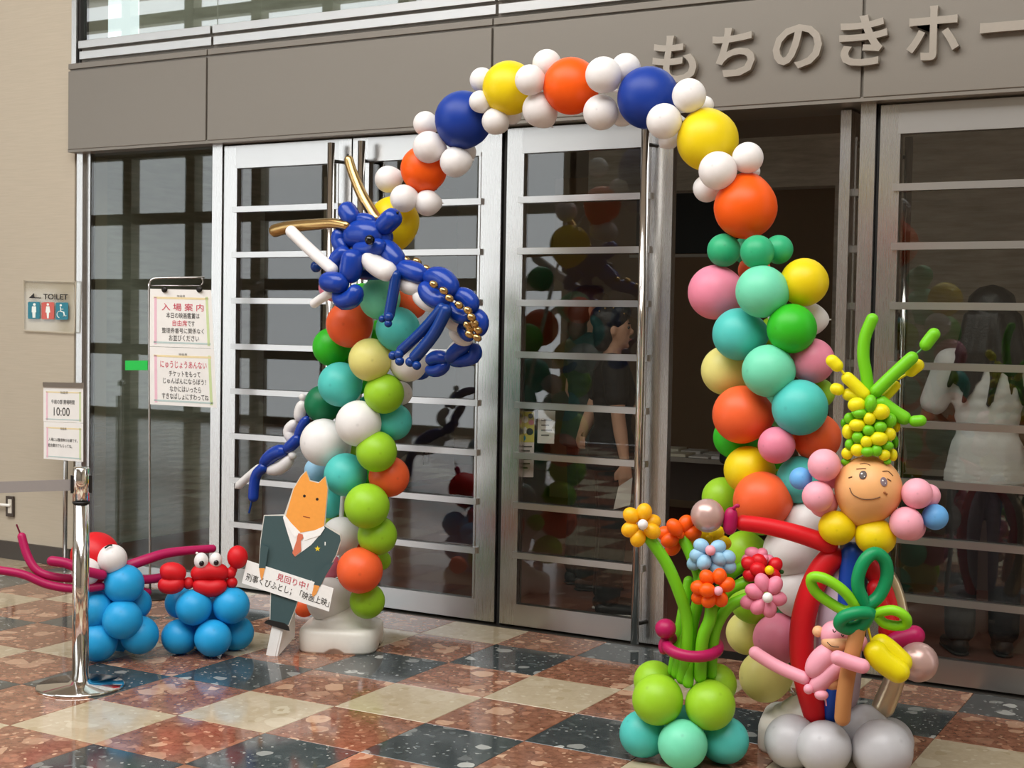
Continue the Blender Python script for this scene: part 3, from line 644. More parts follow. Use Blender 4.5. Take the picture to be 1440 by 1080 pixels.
# ------------------------------------------------------------------ octopus and crab on blue balloon feet
def cluster(name, frame, root, items, mats):
    for (x, y, r, c, off) in items:
        p = frame.pt(x, y, off); rr = r * frame.k(p); p.z = max(p.z, rr + .001) if p.z < rr + .03 else p.z
        ball(root, p, rr, mats(c), Vector((p.x - frame.a.x, p.y - frame.a.y, .15)) + frame.n * .1, name)
oa = on_z(178, 898, .10); FO = Frame(oa - Vector((CAM.x - oa.x, CAM.y - oa.y, 0)).normalized() * .07)
oc = empty('balloon_octopus', (FO.a.x, FO.a.y, 0), 'red balloon octopus with magenta tentacles on blue balloons behind the stanchion', 'balloon octopus')
cluster('foot_balloon', FO, oc, [(174.5, 821.5, 28, 'sky', .08), (172, 871, 28, 'sky', .12), (190, 849, 23, 'sky', -.02), (196, 893, 27, 'sky', .07), (134, 857, 26, 'sky', .06), (137, 904, 28, 'sky', .08), (165, 888, 25, 'sky', -.10), (150, 845, 25, 'sky', -.10)], LX_)
def fs(fr, root, name, pts, r, mat, off=0, kind='t', r1=None, par=None):
    P = [fr.pt(q[0], q[1], q[2] if len(q) > 2 else off) for q in pts]; k = fr.k(P[0])
    return bubble(name, P, r * 1.06 * k, mat, par or root, 3.2) if kind == 'b' else tube(name, P, r * k, mat, par or root, None if r1 is None else r1 * k)
def fo(fr, root, name, x, y, r, mat, off=0, par=None, axis=None):
    p = fr.pt(x, y, off); k = fr.k(p); r = tuple(v * k for v in r) if isinstance(r, tuple) else r * k
    return orb(name, p, r, mat, par or root, axis)
p = FO.pt(134, 782, -.02); ball(oc, p, 34 * FO.k(p), LX_('red'), (0, 0, 1), 'head')
for x, y, r, o in ((158, 786, 20.5, .08), (121, 804, 20, .09)):
    p = FO.pt(x, y, o); eo = ball(oc, p, r * FO.k(p), LX_('white'), FO.n + Vector((0, 0, .8)), 'eye')
    fs(FO, oc, 'pupil', [(x - 11, y - 15, o + .045), (x - 5, y - 19, o + .04), (x, y - 19.5, o + .03)], 1.3, M_BLACK, par=eo)
MG = LX_('magenta', spot=False)
fs(FO, oc, 'tentacle', [(-30, 798, .05), (0, 802, .06), (33, 808, .08), (67, 822, .10), (107, 828, .12), (148, 824, .10)], 6, MG)
t = fs(FO, oc, 'tentacle', [(29, 749, 0), (38, 780, .03), (53, 803, .06), (80, 812, .08), (112, 814, .08)], 6, MG); fs(FO, oc, 'tentacle_tip', [(23, 737, 0), (29, 752, 0)], 1.2, latex('#6E0A32', .4, .1, False), par=t)
fs(FO, oc, 'tentacle', [(66, 788, .12), (93, 792, .14), (117, 802, .15), (150, 810, .12)], 7, MG)
fs(FO, oc, 'tentacle', [(172, 799, .02), (205, 787, .0), (240, 777, -.04), (304, 771, -.10)], 7.5, MG, r1=6); fs(FO, oc, 'tentacle', [(190, 815, 0), (215, 814, -.03), (252, 808, -.08)], 6.5, MG)
fs(FO, oc, 'tentacle', [(190, 829, -.02), (213, 834, -.04)], 5.5, MG)
ca = on_z(296, 897, .088); FC = Frame(ca - Vector((CAM.x - ca.x, CAM.y - ca.y, 0)).normalized() * .06)
cr = empty('balloon_crab', (FC.a.x, FC.a.y, 0), 'red balloon crab with white eyes on sky blue balloons', 'balloon crab')
cluster('foot_balloon', FC, cr, [(272.5, 854, 25.5, 'sky', .06), (325, 851.5, 26, 'sky', .05), (254, 848, 22, 'sky', -.08), (310, 855, 22, 'sky', -.10), (251.5, 895.5, 24.5, 'sky', .0), (299.5, 897.5, 26, 'sky', .09), (333, 891, 24, 'sky', -.05), (285, 890, 24, 'sky', -.12)], LX_)
RD = LX_('red', spot=False, rough=.5)
fs(FC, cr, 'shell', [(268, 809), (295, 803), (322, 807)], 12.5, RD, .06, 'b'); fs(FC, cr, 'shell', [(271, 821), (296, 827), (319, 821)], 12, RD, .07, 'b')
fs(FC, cr, 'shell', [(272, 812), (296, 812), (320, 812)], 13, RD, -.03, 'b')
for x, y, r in ((324, 806, 8), (326, 819, 8), (265, 820, 8.5)): fo(FC, cr, 'joint', x, y, r, RD, .05)
fs(FC, cr, 'claw', [(226, 810), (242, 804), (260, 813)], 13, RD, .06, 'b'); fs(FC, cr, 'claw', [(222, 820), (241, 824), (259, 817)], 11, RD, .07, 'b')
fo(FC, cr, 'claw', 334, 783.5, (14.5, 14.5, 16.5), RD, .05); fs(FC, cr, 'arm', [(326, 808), (328, 800), (332, 795)], 6, RD, .05)
for x, y, rx, ry in ((283, 789, 10, 12), (303.5, 788, 9, 11)):
    e = fo(FC, cr, 'eye', x, y, (rx, rx, ry), LX_('white', spot=False), .07); pu = fo(FC, cr, 'pupil', x + .5, y + 3, (3.8, 3.8, 4.2), plain('#181212', .2), .07 + (rx - 2.2) * FC.k(FC.a), e)
fo(FC, cr, 'eye_knot', 277, 778, 2, LX_('white', spot=False), .07)

# ------------------------------------------------------------------ flower bouquet
fa = on_z(962, 1045, .095); FB = Frame(fa - Vector((CAM.x - fa.x, CAM.y - fa.y, 0)).normalized() * .08)
bq = empty('balloon_bouquet', (FB.a.x, FB.a.y, 0), 'bunch of balloon flowers with green stems on lime and teal balloons', 'balloon flowers')
cluster('foot_balloon', FB, bq, [(904, 1032, 33, 'turq', .0), (960, 1047, 35, 'mint', .10), (1020, 1041, 33, 'turq', .0), (962, 1028, 33, 'turq', -.12), (925, 984, 36, 'lime', .06), (998.5, 991.5, 35.5, 'lime', .06), (920, 958, 29, 'lime', -.07), (1007, 962, 29, 'lime', -.07)], LX_)
SG = LX_('leaf', spot=False)
fs(FB, bq, 'stem', [(908, 750, .1), (936, 790, .09), (955, 833, .08), (966, 870, .06), (966, 910, .05), (958, 962, .04)], 8.6, SG)
fs(FB, bq, 'stem', [(957, 750, -.02), (972, 782, .0), (984, 820, .0), (976, 870, .0), (958, 910, .02), (951, 955, .02)], 8, SG)
fs(FB, bq, 'stem', [(992, 800, .04), (980, 850, .02), (971, 900, .02), (967, 968, .06)], 8, SG)
fs(FB, bq, 'stem', [(1001, 848, .08), (998, 872, .08), (988, 900, .07), (984, 960, .05)], 9, SG)
fs(FB, bq, 'stem', [(1062, 790, 0), (1030, 806, -.01), (1008, 838, -.02), (996, 890, -.02), (992, 950, -.01)], 8, SG)
fs(FB, bq, 'stem', [(1062, 815, .02), (1025, 830, .02), (1000, 868, .0), (990, 915, .0)], 8, SG)
fs(FB, bq, 'stem', [(1060, 838, .04), (1028, 851, .04), (1008, 880, .04), (1002, 915, .03), (1000, 955, .01)], 8, SG)
fs(FB, bq, 'stem', [(970, 810, -.04), (962, 850, -.03), (955, 890, -.02), (945, 950, -.02)], 7.5, SG)
# ribbon ring round the stems
rc_, kk = FB.pt(974, 908, .03), FB.k(FB.a); ring = []
for k in range(28):
    a = 2 * math.pi * k / 28; ring.append(rc_ + CAMR * (36 * kk * math.cos(a)) + FB.n * (.085 * math.sin(a)) + Vector((0, 0, -.02 * math.sin(a) - .006 * math.cos(a))))
sweep('ribbon_ring', ring, [8 * kk] * 28, MG, bq, 12, closed=True)
fo(FB, bq, 'ribbon_knot', 936, 884, (15, 15, 14), MG, .05); fs(FB, bq, 'ribbon_end', [(938, 895), (932, 908), (936, 920)], 6.5, MG, .04)
def flower(center, cr_, ccol, petals, pr, pcol, off, stretch=1.35):
    c = center; co = fo(FB, bq, 'flower', c[0], c[1], cr_, LX_(ccol, spot=False), off + .035)
    co['label'] = '%s balloon flower' % {'amber': 'golden yellow', 'orange': 'orange', 'lblue': 'pale blue', 'pink': 'pink', 'red': 'red', 'yellow': 'yellow'}[pcol]
    for (x, y, *o) in petals:
        d = CAMR * (x - c[0]) + CAMU * -(y - c[1]); d = d.normalized() if d.length > 1e-6 else CAMU
        fo(FB, bq, 'petal', x, y, (pr * 1.16, pr * 1.16, pr * 1.1 * stretch if math.hypot(x - c[0], y - c[1]) > 8 else pr), LX_(pcol, spot=False), off + (o[0] if o else 0), co, d)
def cv(pts): return [(860 + q[0] / 5.4, 700 + q[1] / 5.4) + tuple(q[2:]) for q in pts]
flower((904, 737.5), 7.3, 'white', cv([(150, 135), (248, 108), (308, 185, -.02), (308, 252), (200, 308), (140, 240)]), 9.6, 'amber', .12, 1.2)
flower((957, 752), 6, 'orange', cv([(480, 225, .05), (560, 200), (612, 270), (445, 320, .02), (412, 272), (468, 372, -.02), (560, 300, -.02)]), 9.2, 'orange', -.02)
flower((997, 758), 6, 'yellow', cv([(700, 285), (790, 275), (838, 340), (640, 325), (745, 320)]), 9.2, 'yellow', -.08)
flower((999, 774), 7.4, 'lpink', cv([(682, 365), (808, 375), (652, 435), (703, 492, .02), (815, 462, .01), (882, 450), (800, 535), (888, 518, -.01), (630, 495, -.02)]), 8.8, 'lblue', .06, 1.2)
flower((1010, 831), 6.6, 'lpink', cv([(725, 605), (820, 597), (878, 660), (727, 702, .03), (662, 682), (740, 778, .01), (828, 768), (668, 755, -.02)]), 9, 'orange', .12, 1.2)
flower((1076, 785), 5, 'pink', cv([(1075, 425), (1138, 428), (1188, 478), (1050, 470)]), 8.2, 'pink', .0)
flower((1082, 802), 6.6, 'yellow', cv([(1045, 500), (1122, 482), (1112, 542, .02), (1058, 582), (1150, 600, -.01), (1228, 592), (1240, 510, -.02)]), 8.8, 'red', .04, 1.2)
flower((1079.5, 840.5), 7.4, 'white', cv([(1145, 645), (1238, 665), (1085, 712), (1120, 822), (1195, 838), (1258, 765, -.01), (1050, 790, -.02)]), 9.4, 'pink', .09, 1.35)
fs(FB, bq, 'leaf_tip', [(1090, 812), (1097, 804), (1102, 806)], 3, latex('#2B6B2A', .5, .2, False), .0, 'b')

# ------------------------------------------------------------------ balloon doll with pineapple hat
ga = on_z(1176, 1048, .105); FG = Frame(ga - Vector((CAM.x - ga.x, CAM.y - ga.y, 0)).normalized() * .04)
dl = empty('balloon_doll', (FG.a.x, FG.a.y, 0), 'smiling balloon doll with pink curls and pineapple hat on grey balloons', 'balloon doll')
cluster('foot_balloon', FG, dl, [(1113, 1046, 38, 'grey', .02), (1159, 1052, 38.5, 'grey', .10), (1240, 1062, 43, 'grey', .07), (1216, 1026, 35, 'grey', -.05), (1250, 1060, 34, 'grey', -.11)], lambda c: latex(C[c], .33, .15))
RT = latex(C['red'], .45, .15, False); BT = latex('#1145A8', .4, .15, False); GT = plain('#CDBB9C', .3, .8, name='champagne_foil_latex')
def gs(*a, **k): return fs(FG, dl, *a, **k)
gs('leg', [(1182, 772), (1152, 806), (1132, 859), (1127, 912), (1135, 962), (1151, 1018)], 17.5, RT, -.02)
gs('leg', [(1205, 775), (1236, 815), (1252, 862), (1246, 900)], 14, RT, -.06)
gs('arm', [(1033, 734, .06), (1078, 740, .04), (1126, 752, .02), (1178, 770, 0)], 11.2, RT, r1=13.5)
cu = gs('cuff', [(1029, 713), (1027, 734), (1025, 752)], 9.5, MG, .08, 'b'); gs('cuff_knot', [(1030, 716), (1036, 711), (1040, 713)], 2.6, MG, .09, par=cu)
fo(FG, dl, 'hand', 995, 725, 23.8, plain(C['mauve'], .3, .35), .08)
gs('overall_strap', [(1200, 762), (1194, 820), (1188, 890), (1178, 950), (1168, 1016)], 15.5, BT, -.01, r1=12)
gs('body', [(1196, 770), (1182, 850), (1180, 925), (1186, 1010)], 30, latex(C['lav'], .45, .3, False), -.08, 'b')
gs('tail', [(1228, 785), (1253, 815), (1265, 855), (1268, 905), (1258, 955), (1236, 1008)], 9, GT, -.07, r1=16)
gs('arm', [(1228, 815), (1242, 860), (1256, 898)], 13, RT, -.03); gs('cuff', [(1246, 908), (1268, 900), (1300, 889)], 14.5, MG, .0, 't')
fo(FG, dl, 'hand', 1291, 931, 28, plain(C['mauve'], .3, .35), .04)
fp = FG.pt(1221, 688, .02); fr_ = 47 * FG.k(fp); ax = (Vector((0, 0, 1)) + CAMR * .25).normalized()
head = ball(dl, fp, fr_, LX_('peach', spot=False), ax, 'head', (1, 1, 1.0))
nm = FG.n
for x, y, r, c, o in ((1159, 654, 23, 'lpink', .06), (1150, 698, 22, 'lpink', .07), (1158, 708, 20, 'lpink', .0), (1126, 673, 16, 'babyb', .02), (1289.5, 694, 21.8, 'lpink', .06), (1306, 697, 16.5, 'lpink', .0), (1274.5, 736, 23.5, 'lpink', .07), (1282, 741, 19.5, 'lpink', .0), (1315, 727, 18.3, 'babyb', .03), (1172, 668, 19, 'lpink', -.04)):
    p = FG.pt(x, y, o); ball(dl, p, r * FG.k(p), LX_(c), nm + Vector((random.uniform(-.3, .3), 0, random.uniform(-.3, .3))), 'curl')
for x, y, r in ((1177, 742.5, 25), (1231, 755, 27.5)):
    p = FG.pt(x, y, .04); ball(dl, p, r * FG.k(p), LX_('yellow'), nm, 'collar', (1.05, .97, 1))
# face drawn in pen on the head
def on_face(x, y, lift=.001):
    d = ray(x, y).normalized(); o = CAM - fp; b_ = o.dot(d); q = b_ * b_ - (o.length_squared - (fr_ + lift) ** 2)
    return CAM + d * (-b_ - math.sqrt(max(q, 0)))
def pen(name, pts, w, mat, par=None): 
    P = [Vector(p) for p in pts]; c = catmull([(p.x, p.y, 0) for p in [Vector((q[0], q[1], 0)) for q in pts]], 5)
    return sweep(name, [on_face(q.x, q.y) for q in c], [w * FG.k(fp)] * len(c), mat, par or head, 6)
INK = plain('#6B4A2E', .6); INK2 = plain('#3A2418', .5); INKP = plain('#7C6A70', .5)
def fx(pts): return [(1110 + a / 6.26, 630 + b / 6.26) for a, b in pts]
pen('mouth', fx([(530, 350), (560, 410), (640, 448), (730, 450), (800, 432)]), .7, INK)
pen('brow', fx([(590, 185), (650, 180), (710, 150), (640, 135)][:2] + [(675, 182)]), .7, INK); pen('brow', fx([(620, 140), (670, 135), (712, 152)]), .5, INK); pen('brow', fx([(820, 205), (870, 205), (912, 245)]), .7, INK)
pen('cheek_mark', fx([(522, 262), (552, 252)]), .9, INK); pen('cheek_mark', fx([(832, 385), (860, 408)]), 1.6, plain('#A5693A', .6)); pen('lash', fx([(862, 270), (895, 290)]), .8, INK)
for (x, y), h in ((fx([(648, 237)])[0], INK2), (fx([(832, 297)])[0], INKP)):
    q = on_face(x, y); e = orb('eye', q, (5.4 * FG.k(fp), 1.0 * FG.k(fp), 6.6 * FG.k(fp)), h, head, CAMU + CAMR * .25); e.matrix_basis = Matrix.Translation(q) @ ((q - fp).to_track_quat('Z', 'Y').to_matrix().to_4x4()) @ Matrix.Diagonal((5.2 * FG.k(fp), 6.6 * FG.k(fp), .0016, 1)); W[e] = e.matrix_basis.copy()
    for dx, dy, r in ((-1.5, -1.8, 1.9), (2, 2, 1.1)):
        q2 = on_face(x + dx, y + dy, .0018); g = orb('eye_glint', q2, 1, plain('#F5EEE6', .4), head); g.matrix_basis = Matrix.Translation(q2) @ ((q2 - fp).to_track_quat('Z', 'Y').to_matrix().to_4x4()) @ Matrix.Diagonal((r * FG.k(fp), r * FG.k(fp), .001, 1)); W[g] = g.matrix_basis.copy()
# pineapple
PY = LX_('hyel', spot=False); PG = latex('#78CF18', .42, .2, False)
pc = FG.pt(1223, 600, 0); pk = FG.k(pc)
hat = orb('pineapple_core', pc - Vector((0, 0, 0)), (30 * pk, 30 * pk, 38 * pk), PG, dl)
for q in ('Y258,655,57,47 G350,645,38,55 Y415,700,57,50 G278,710,47,32 G207,742,32,34 Y342,745,38,40 G478,758,40,45 Y262,788,53,40 G412,800,42,35 G335,822,37,34 Y522,795,22,38 Y200,830,38,47 G265,868,38,35 '
          'Y402,877,57,45 Y472,848,42,42 Y323,897,38,38 G210,915,30,33 G458,925,40,30 G512,898,20,40 Y262,952,42,40 G330,963,42,32 G388,955,35,38 Y195,975,37,38 Y440,985,38,35 Y497,985,28,38 G185,1030,30,25 G168,775,16,28 G460,1030,24,18').split():
    x, y, a, b_ = map(float, q[1:].split(',')); m_ = PY if q[0] == 'Y' else PG; x = 1150 + x / 4.694; y = 430 + y / 4.694; a /= 4.694; b_ /= 4.694
    dx = (x - 1223); z = math.sqrt(max(36 ** 2 - dx * dx, 0)) * pk
    for s in (1, -1):
        p = FG.pt(x, y, s * z); k = FG.k(p); t_ = (dx / 38)
        o = orb('pineapple_bubble', p, 1, m_, dl); R_ = Matrix((CAMR, FG.n, CAMU)).transposed().to_4x4()
        o.matrix_basis = Matrix.Translation(p) @ R_ @ Matrix.Diagonal((a * k * 1.06, max(a, b_) * k * .9, b_ * k * 1.08, 1)); W[o] = o.matrix_basis.copy()
gs('leaf', [(1230, 441), (1217, 472), (1214, 500), (1218, 526), (1222, 556)], 8.6, PG, .0); gs('leaf', [(1289, 497), (1257, 526), (1226, 556)], 9.2, PG, .03)
l_ = gs('leaf', [(1297, 492), (1306, 479), (1319, 463)], 9, PG, .03); gs('leaf_link', [(1287, 499), (1299, 489)], 1.6, latex('#4F8F4A', .4, .2, False), .03, par=l_)
l_ = gs('leaf', [(1274, 527), (1284, 519), (1298, 508)], 9, PY, -.02); gs('leaf_link', [(1262, 534), (1277, 525)], 1.8, PY, -.02, par=l_); gs('leaf', [(1238, 562), (1250, 553), (1264, 537)], 7, PY, -.02)
gs('leaf', [(1185, 526), (1200, 539), (1222, 561)], 9, PY, .02); gs('leaf', [(1184, 553), (1200, 556), (1222, 560)], 9, PY, .0)
l_ = gs('leaf', [(1163, 502), (1173, 510), (1183, 521)], 9, PY, .03); gs('leaf_link', [(1181, 518), (1188, 527)], 2, PY, .03, par=l_); gs('leaf', [(1167, 545), (1176, 547), (1187, 551)], 8.5, PY, .01)
gs('leaf', [(1232, 560), (1256, 578), (1280, 593)], 10, PG, .02); gs('leaf', [(1278, 592), (1290, 592), (1303, 590)], 8, PG, .03)

# ------------------------------------------------------------------ palm tree balloon and monkey
FP = Frame(FG.pt(1190, 960, .12))
pm = empty('balloon_palm', FP.pt(1184, 1022), 'balloon palm tree with tan trunk, green looped leaves and yellow banana', 'balloon palm')
def ps(*a, **k): return fs(FP, pm, *a, **k)
def pe(*a, **k): return fs(FP, mk, *a, **k)
ps('trunk', [(1209, 872), (1204, 895), (1194, 938), (1187, 980, .07), (1184, 1020, .05)], 11.3, LX_('tan', spot=False), .08)
def loop(name, pts, r, mat, off, tilt=0):
    P = [FP.pt(x, y, off + tilt * math.sin(2 * math.pi * i / len(pts))) for i, (x, y) in enumerate(pts)]
    c = catmull(P + [P[0]], 5)[:-1]; return sweep(name, c, [r * FP.k(P[0])] * len(c), mat, pm, 14, closed=True)
DL = LX_('dleaf', spot=False); LL = latex('#8EDA1C', .42, .2, False)
loop('leaf', [(1217, 853), (1206, 822), (1213, 793), (1229, 778), (1244, 788), (1247, 812), (1236, 838)], 9.3, DL, .02, .02)
loop('leaf', [(1204, 852), (1184, 829), (1158, 813), (1141, 813), (1146, 831), (1168, 848), (1190, 859)], 7.6, LL, .03, .02)
loop('leaf', [(1223, 862), (1204, 862), (1186, 868), (1181, 878), (1193, 884), (1213, 878)], 9.3, DL, .105, .02)
loop('leaf', [(1230, 862), (1255, 858), (1272, 866), (1275, 877), (1262, 880), (1243, 876)], 7.2, LL, .01, .02)
BY = latex('#F7E808', .35, .2, False)
b1 = ps('banana', [(1223, 902, .05), (1240, 928, .06), (1277, 953, .05)], 17, BY, .05); ps('banana', [(1226, 898, .02), (1250, 914, .02), (1279, 942, .02)], 15, BY, .03)
ps('banana_string', [(1219, 876), (1223, 892), (1226, 906)], 1.7, BY, .05, par=b1)
mk = empty('balloon_monkey', FP.pt(1165, 965), 'pink balloon monkey clinging to the palm trunk', 'balloon monkey')
PKM = latex('#F7AEC0', .42, .22, False); PCH = latex('#F2BE8E', .42, .22, False)
hd = fo(FP, mk, 'head', 1174, 893, 20.5, PKM, .01); fo(FP, mk, 'muzzle', 1175, 904, (20, 17, 13), PCH, .03); fo(FP, mk, 'ear', 1150.5, 888, (8.2, 8.2, 8.2), PCH, .01); fo(FP, mk, 'ear', 1214, 905, (6, 6, 11), PKM, -.01)
fs(FP, mk, 'eye', [(1171, 885), (1173, 889), (1176, 887)], .8, INK2, .075, par=hd); fs(FP, mk, 'eye', [(1183, 892), (1185, 895), (1187, 893)], .8, INK2, .068, par=hd)
fs(FP, mk, 'mouth', [(1163, 903), (1170, 909), (1180, 910)], .6, INK2, .078, par=hd)
pe('body', [(1176, 915), (1157, 926), (1138, 952)], 16, PKM, .03, 'b'); pe('leg', [(1188, 928), (1165, 948), (1140, 972)], 13, PKM, .035, 'b'); fo(FP, mk, 'belly', 1170, 958, (15, 14, 12), PCH, .02)
pe('tail', [(1054, 913, .0), (1093, 937, .01), (1139, 957, .03)], 9, PKM); pe('arm', [(1168, 921), (1194, 931), (1223, 940)], 10.5, PKM, .135)
fo(FP, mk, 'foot', 1137, 969, 7.2, PKM, .05); ft = fo(FP, mk, 'foot', 1155, 977, (10, 9, 7.5), PKM, .05); fs(FP, mk, 'foot_tip', [(1161, 983), (1162, 993)], 1, PKM, .05, par=ft)

# ------------------------------------------------------------------ cut-out standee
sa = on_z(383, 922); FS = Frame(sa, (.40, -.92))
sd = empty('cutout_standee', sa, 'cut-out board of a suited orange figure holding a white notice', 'standee')
def sp(x, y, o=0): return FS.pt(340 + x / 4, 660 + y / 4, o)
def layer(name, pts, col, o, th=.001, par=None, rough=.5): return plate(name, [sp(x, y, o) for x, y in pts], FS.n, th, plain(col, rough), par or sd)
SUIT = [(128, 262), (235, 262), (300, 300), (330, 356), (400, 345), (462, 318), (552, 372), (556, 400), (530, 480), (470, 590), (440, 660), (405, 660), (395, 620), (318, 720), (300, 780), (262, 875), (160, 862), (165, 700), (170, 560), (130, 560), (98, 556), (108, 400)]
layer('board', [(362, 8), (384, 62), (432, 74), (470, 38), (486, 110), (468, 312), (555, 366), (560, 402), (534, 482), (474, 592), (440, 668), (404, 668), (320, 724), (302, 784), (266, 880), (156, 868), (160, 700), (166, 566), (95, 562), (104, 400), (124, 258), (238, 255), (288, 108), (332, 36)], '#D9D5CC', .012, .010)
layer('suit', SUIT, '#3E5558', .0135)
layer('shirt', [(236, 258), (300, 300), (332, 352), (380, 345), (462, 318), (466, 330), (450, 356), (390, 425), (300, 492), (258, 360), (232, 272)], '#F4F4F2', .0145)
layer('figure_head', [(362, 12), (382, 66), (432, 78), (468, 42), (482, 110), (462, 318), (420, 340), (330, 356), (290, 318), (248, 262), (292, 110), (334, 40)], '#F6A448', .0155)
layer('collar', [(238, 256), (256, 280), (330, 356), (300, 384), (262, 330), (234, 280)], '#FAFAF8', .0165); layer('collar', [(462, 320), (466, 332), (440, 372), (352, 400), (344, 372)], '#FAFAF8', .0165)
layer('tie', [(318, 360), (342, 366), (346, 385), (332, 402), (334, 460), (298, 490), (284, 470), (308, 400), (312, 378)], '#D9785A', .0175)
# a plain generic face: two round eyes and a short mouth
DK = '#2A211D'
def dot(name, cx, cy, r, col): layer(name, [(cx + r * math.cos(2 * math.pi * k / 14), cy + r * math.sin(2 * math.pi * k / 14)) for k in range(14)], col, .0165)
dot('eye', 352, 150, 8, DK); dot('eye', 424, 168, 8, DK); layer('mouth', [(345, 262), (384, 270), (384, 275), (345, 267)], '#A5552C', .0165)
st_ = []
for k in range(10):
    a = math.pi / 2 + k * math.pi / 5; r = 17 if k % 2 == 0 else 7; st_.append((426 + r * math.cos(a), 447 - r * math.sin(a)))
layer('badge', st_, '#F2D52A', .0145); layer('pocket_mark', [(466, 408), (472, 408), (471, 428), (466, 428)], '#F4F4F2', .0145)
NB = [(30, 512), (516, 670), (490, 800), (0, 640)]
nb = layer('notice_board', NB, '#F6F5F2', .024, .005)
def nbp(u, v, o=.0252):   # u along the text, v upwards
    tl, tr, br, bl = [Vector(q) for q in NB]; q = bl.lerp(br, u).lerp(tl.lerp(tr, u), v); return sp(q.x, q.y, o)
M_RT = plain('#C7485A', .6); M_BT = plain('#26221F', .6)
def ntext(body, u0, u1, v0, v1, m): text_on('lettering', body, nbp(u0, v0), nbp(u1, v0), nbp(u0, v1), m, nb, offset=.004)
ntext('見回り中！', .36, .72, .58, .90, M_RT); ntext('刑事くびふとし；「映画上映」', .03, .985, .14, .50, M_BT)
layer('hand', [(98, 556), (130, 556), (120, 600), (112, 626), (104, 600)], '#F0A050', .0265); layer('hand', [(406, 650), (438, 656), (420, 700), (400, 718), (394, 704)], '#F0A050', .0265)
layer('sleeve', [(106, 420), (150, 440), (132, 560), (96, 556)], '#3E5558', .0262); layer('sleeve', [(470, 540), (520, 520), (470, 600), (440, 660), (404, 652), (430, 580)], '#3E5558', .0262)
layer('shoe', [(126, 866), (134, 852), (150, 846), (240, 866), (262, 884), (268, 908), (250, 906)], '#1C1A19', .0175, .006)
lg = plate('easel_leg', [sp(172, 870, .008), sp(224, 890, .008), sp(186, 1058, .008), sp(136, 1044, .008)], FS.n, .012, plain('#ECECEA', .5), sd)
plate('easel_brace', [sp(224, 888, .006), sp(290, 790, -.10), sp(288, 940, -.12), sp(188, 1056, .006)], FS.n.cross(Vector((0, 0, 1))) , .010, plain('#ECECEA', .5), sd)

# ------------------------------------------------------------------ queue barrier and sign stands
sc_ = on_z(113, 966); sx_, sy_ = sc_.x, sc_.y
bs = empty('queue_stanchion', (sx_, sy_, 0), 'shiny steel queue barrier post with grey belt', 'stanchion')
lathe('base_plate', [(.185, 0), (.187, .006), (.18, .013), (.05, .020), (.04, .03)], (sx_, sy_, 0), M_CHROME, bs, 48)
lathe('pole', [(.035, .02), (.035, .80)], (sx_, sy_, 0), M_CHROME, bs, 32); lathe('collar_ring', [(.037, .80), (.037, .808)], (sx_, sy_, 0), M_BLACK, bs, 32)
lathe('cassette', [(.0365, .808), (.0365, .95), (.030, .956)], (sx_, sy_, 0), M_CHROME, bs, 32)
FQ = Frame((sx_, sy_, 0)); ux = FQ.n.cross(Vector((0, 0, 1))); ux = ux if ux.dot(CAMR) > 0 else -ux
for s in (-1, 1):
    obox('belt_slot', Vector((sx_, sy_, .845)) + ux * (s * .036) - ux * .008 - FQ.n * .014, ux * .016, FQ.n * .028, (0, 0, .075), M_BLACK, bs)
q0 = Vector((sx_, sy_, .855)) - ux * .044; bd = Vector((-1.222, -.676, 0)) - Vector((-1.025, -.445, 0)); bd.normalize(); q1 = q0 - ux * 1.9 + Vector((0, 0, -.005))
mid = (q0 + q1) / 2 - Vector((0, 0, .012)); bp_ = catmull([q0, mid, q1], 8); V = []; Fc = []
for p in bp_:
    for dz, dn in ((0, .001), (.048, .001), (.048, -.001), (0, -.001)): V.append(p + Vector((0, 0, dz)) + FQ.n * dn)
for i in range(len(bp_) - 1):
    for k in range(4): Fc.append((i * 4 + k, i * 4 + (k + 1) % 4, i * 4 + 4 + (k + 1) % 4, i * 4 + 4 + k))
mesh('belt', V, Fc, plain('#8F8A88', .7, bscale=300), bs)

M_PAPER = plain('#F4F2EE', .7, bscale=15)
def sheet(root, tl, tr, br, bl, frame, lines, o=0):
    """printed sheet with a pastel twig border and lines of writing (text, u0, u1, v0, v1, ink)"""
    P = [frame.pt(*q, o) for q in (tl, tr, br, bl)]; sh = plate('paper_sheet', P, frame.n, .0012, M_PAPER, root)
    def uv(u, v, lift=.0008):
        a = Vector(bl).lerp(Vector(br), u); b = Vector(tl).lerp(Vector(tr), u); q = a.lerp(b, v); return frame.pt(q.x, q.y, o + lift)
    def strip(a, b, c, d, col): plate('border', [uv(a, b), uv(c, b), uv(c, d), uv(a, d)], frame.n, .0004, plain(col, .7), sh)
    strip(.06, .83, .95, .865, '#F0DDAE'); strip(.06, .06, .95, .09, '#BFD2D0'); strip(.07, .04, .11, .86, '#EFC3D2'); strip(.90, .04, .94, .88, '#CFE0A8')
    for (t, u0, u1, v0, v1, m, off) in lines: text_on('lettering', t, uv(u0, v0, .0014), uv(u1, v0, .0014), uv(u0, v1, .0014), m, sh, offset=off)
    return sh
M_INK = plain('#1D1A19', .6); M_INKR = plain('#D03A58', .6); M_INKS = plain('#6A6460', .6)
s1 = on_z(212, 838); F1 = Frame(s1)
s1o = empty('sign_stand', s1, 'slim wire sign stand holding two large admission notices', 'sign stand')
def f1(x, y, o=0): return F1.pt(x, y, o)
sweep('stand_rod', catmull([f1(211, 836), f1(210.5, 640), f1(209.5, 420), f1(210, 402), f1(214, 393), f1(228, 391), f1(288, 390)], 5), [.0065] * 31, M_STEEL, s1o, 8)
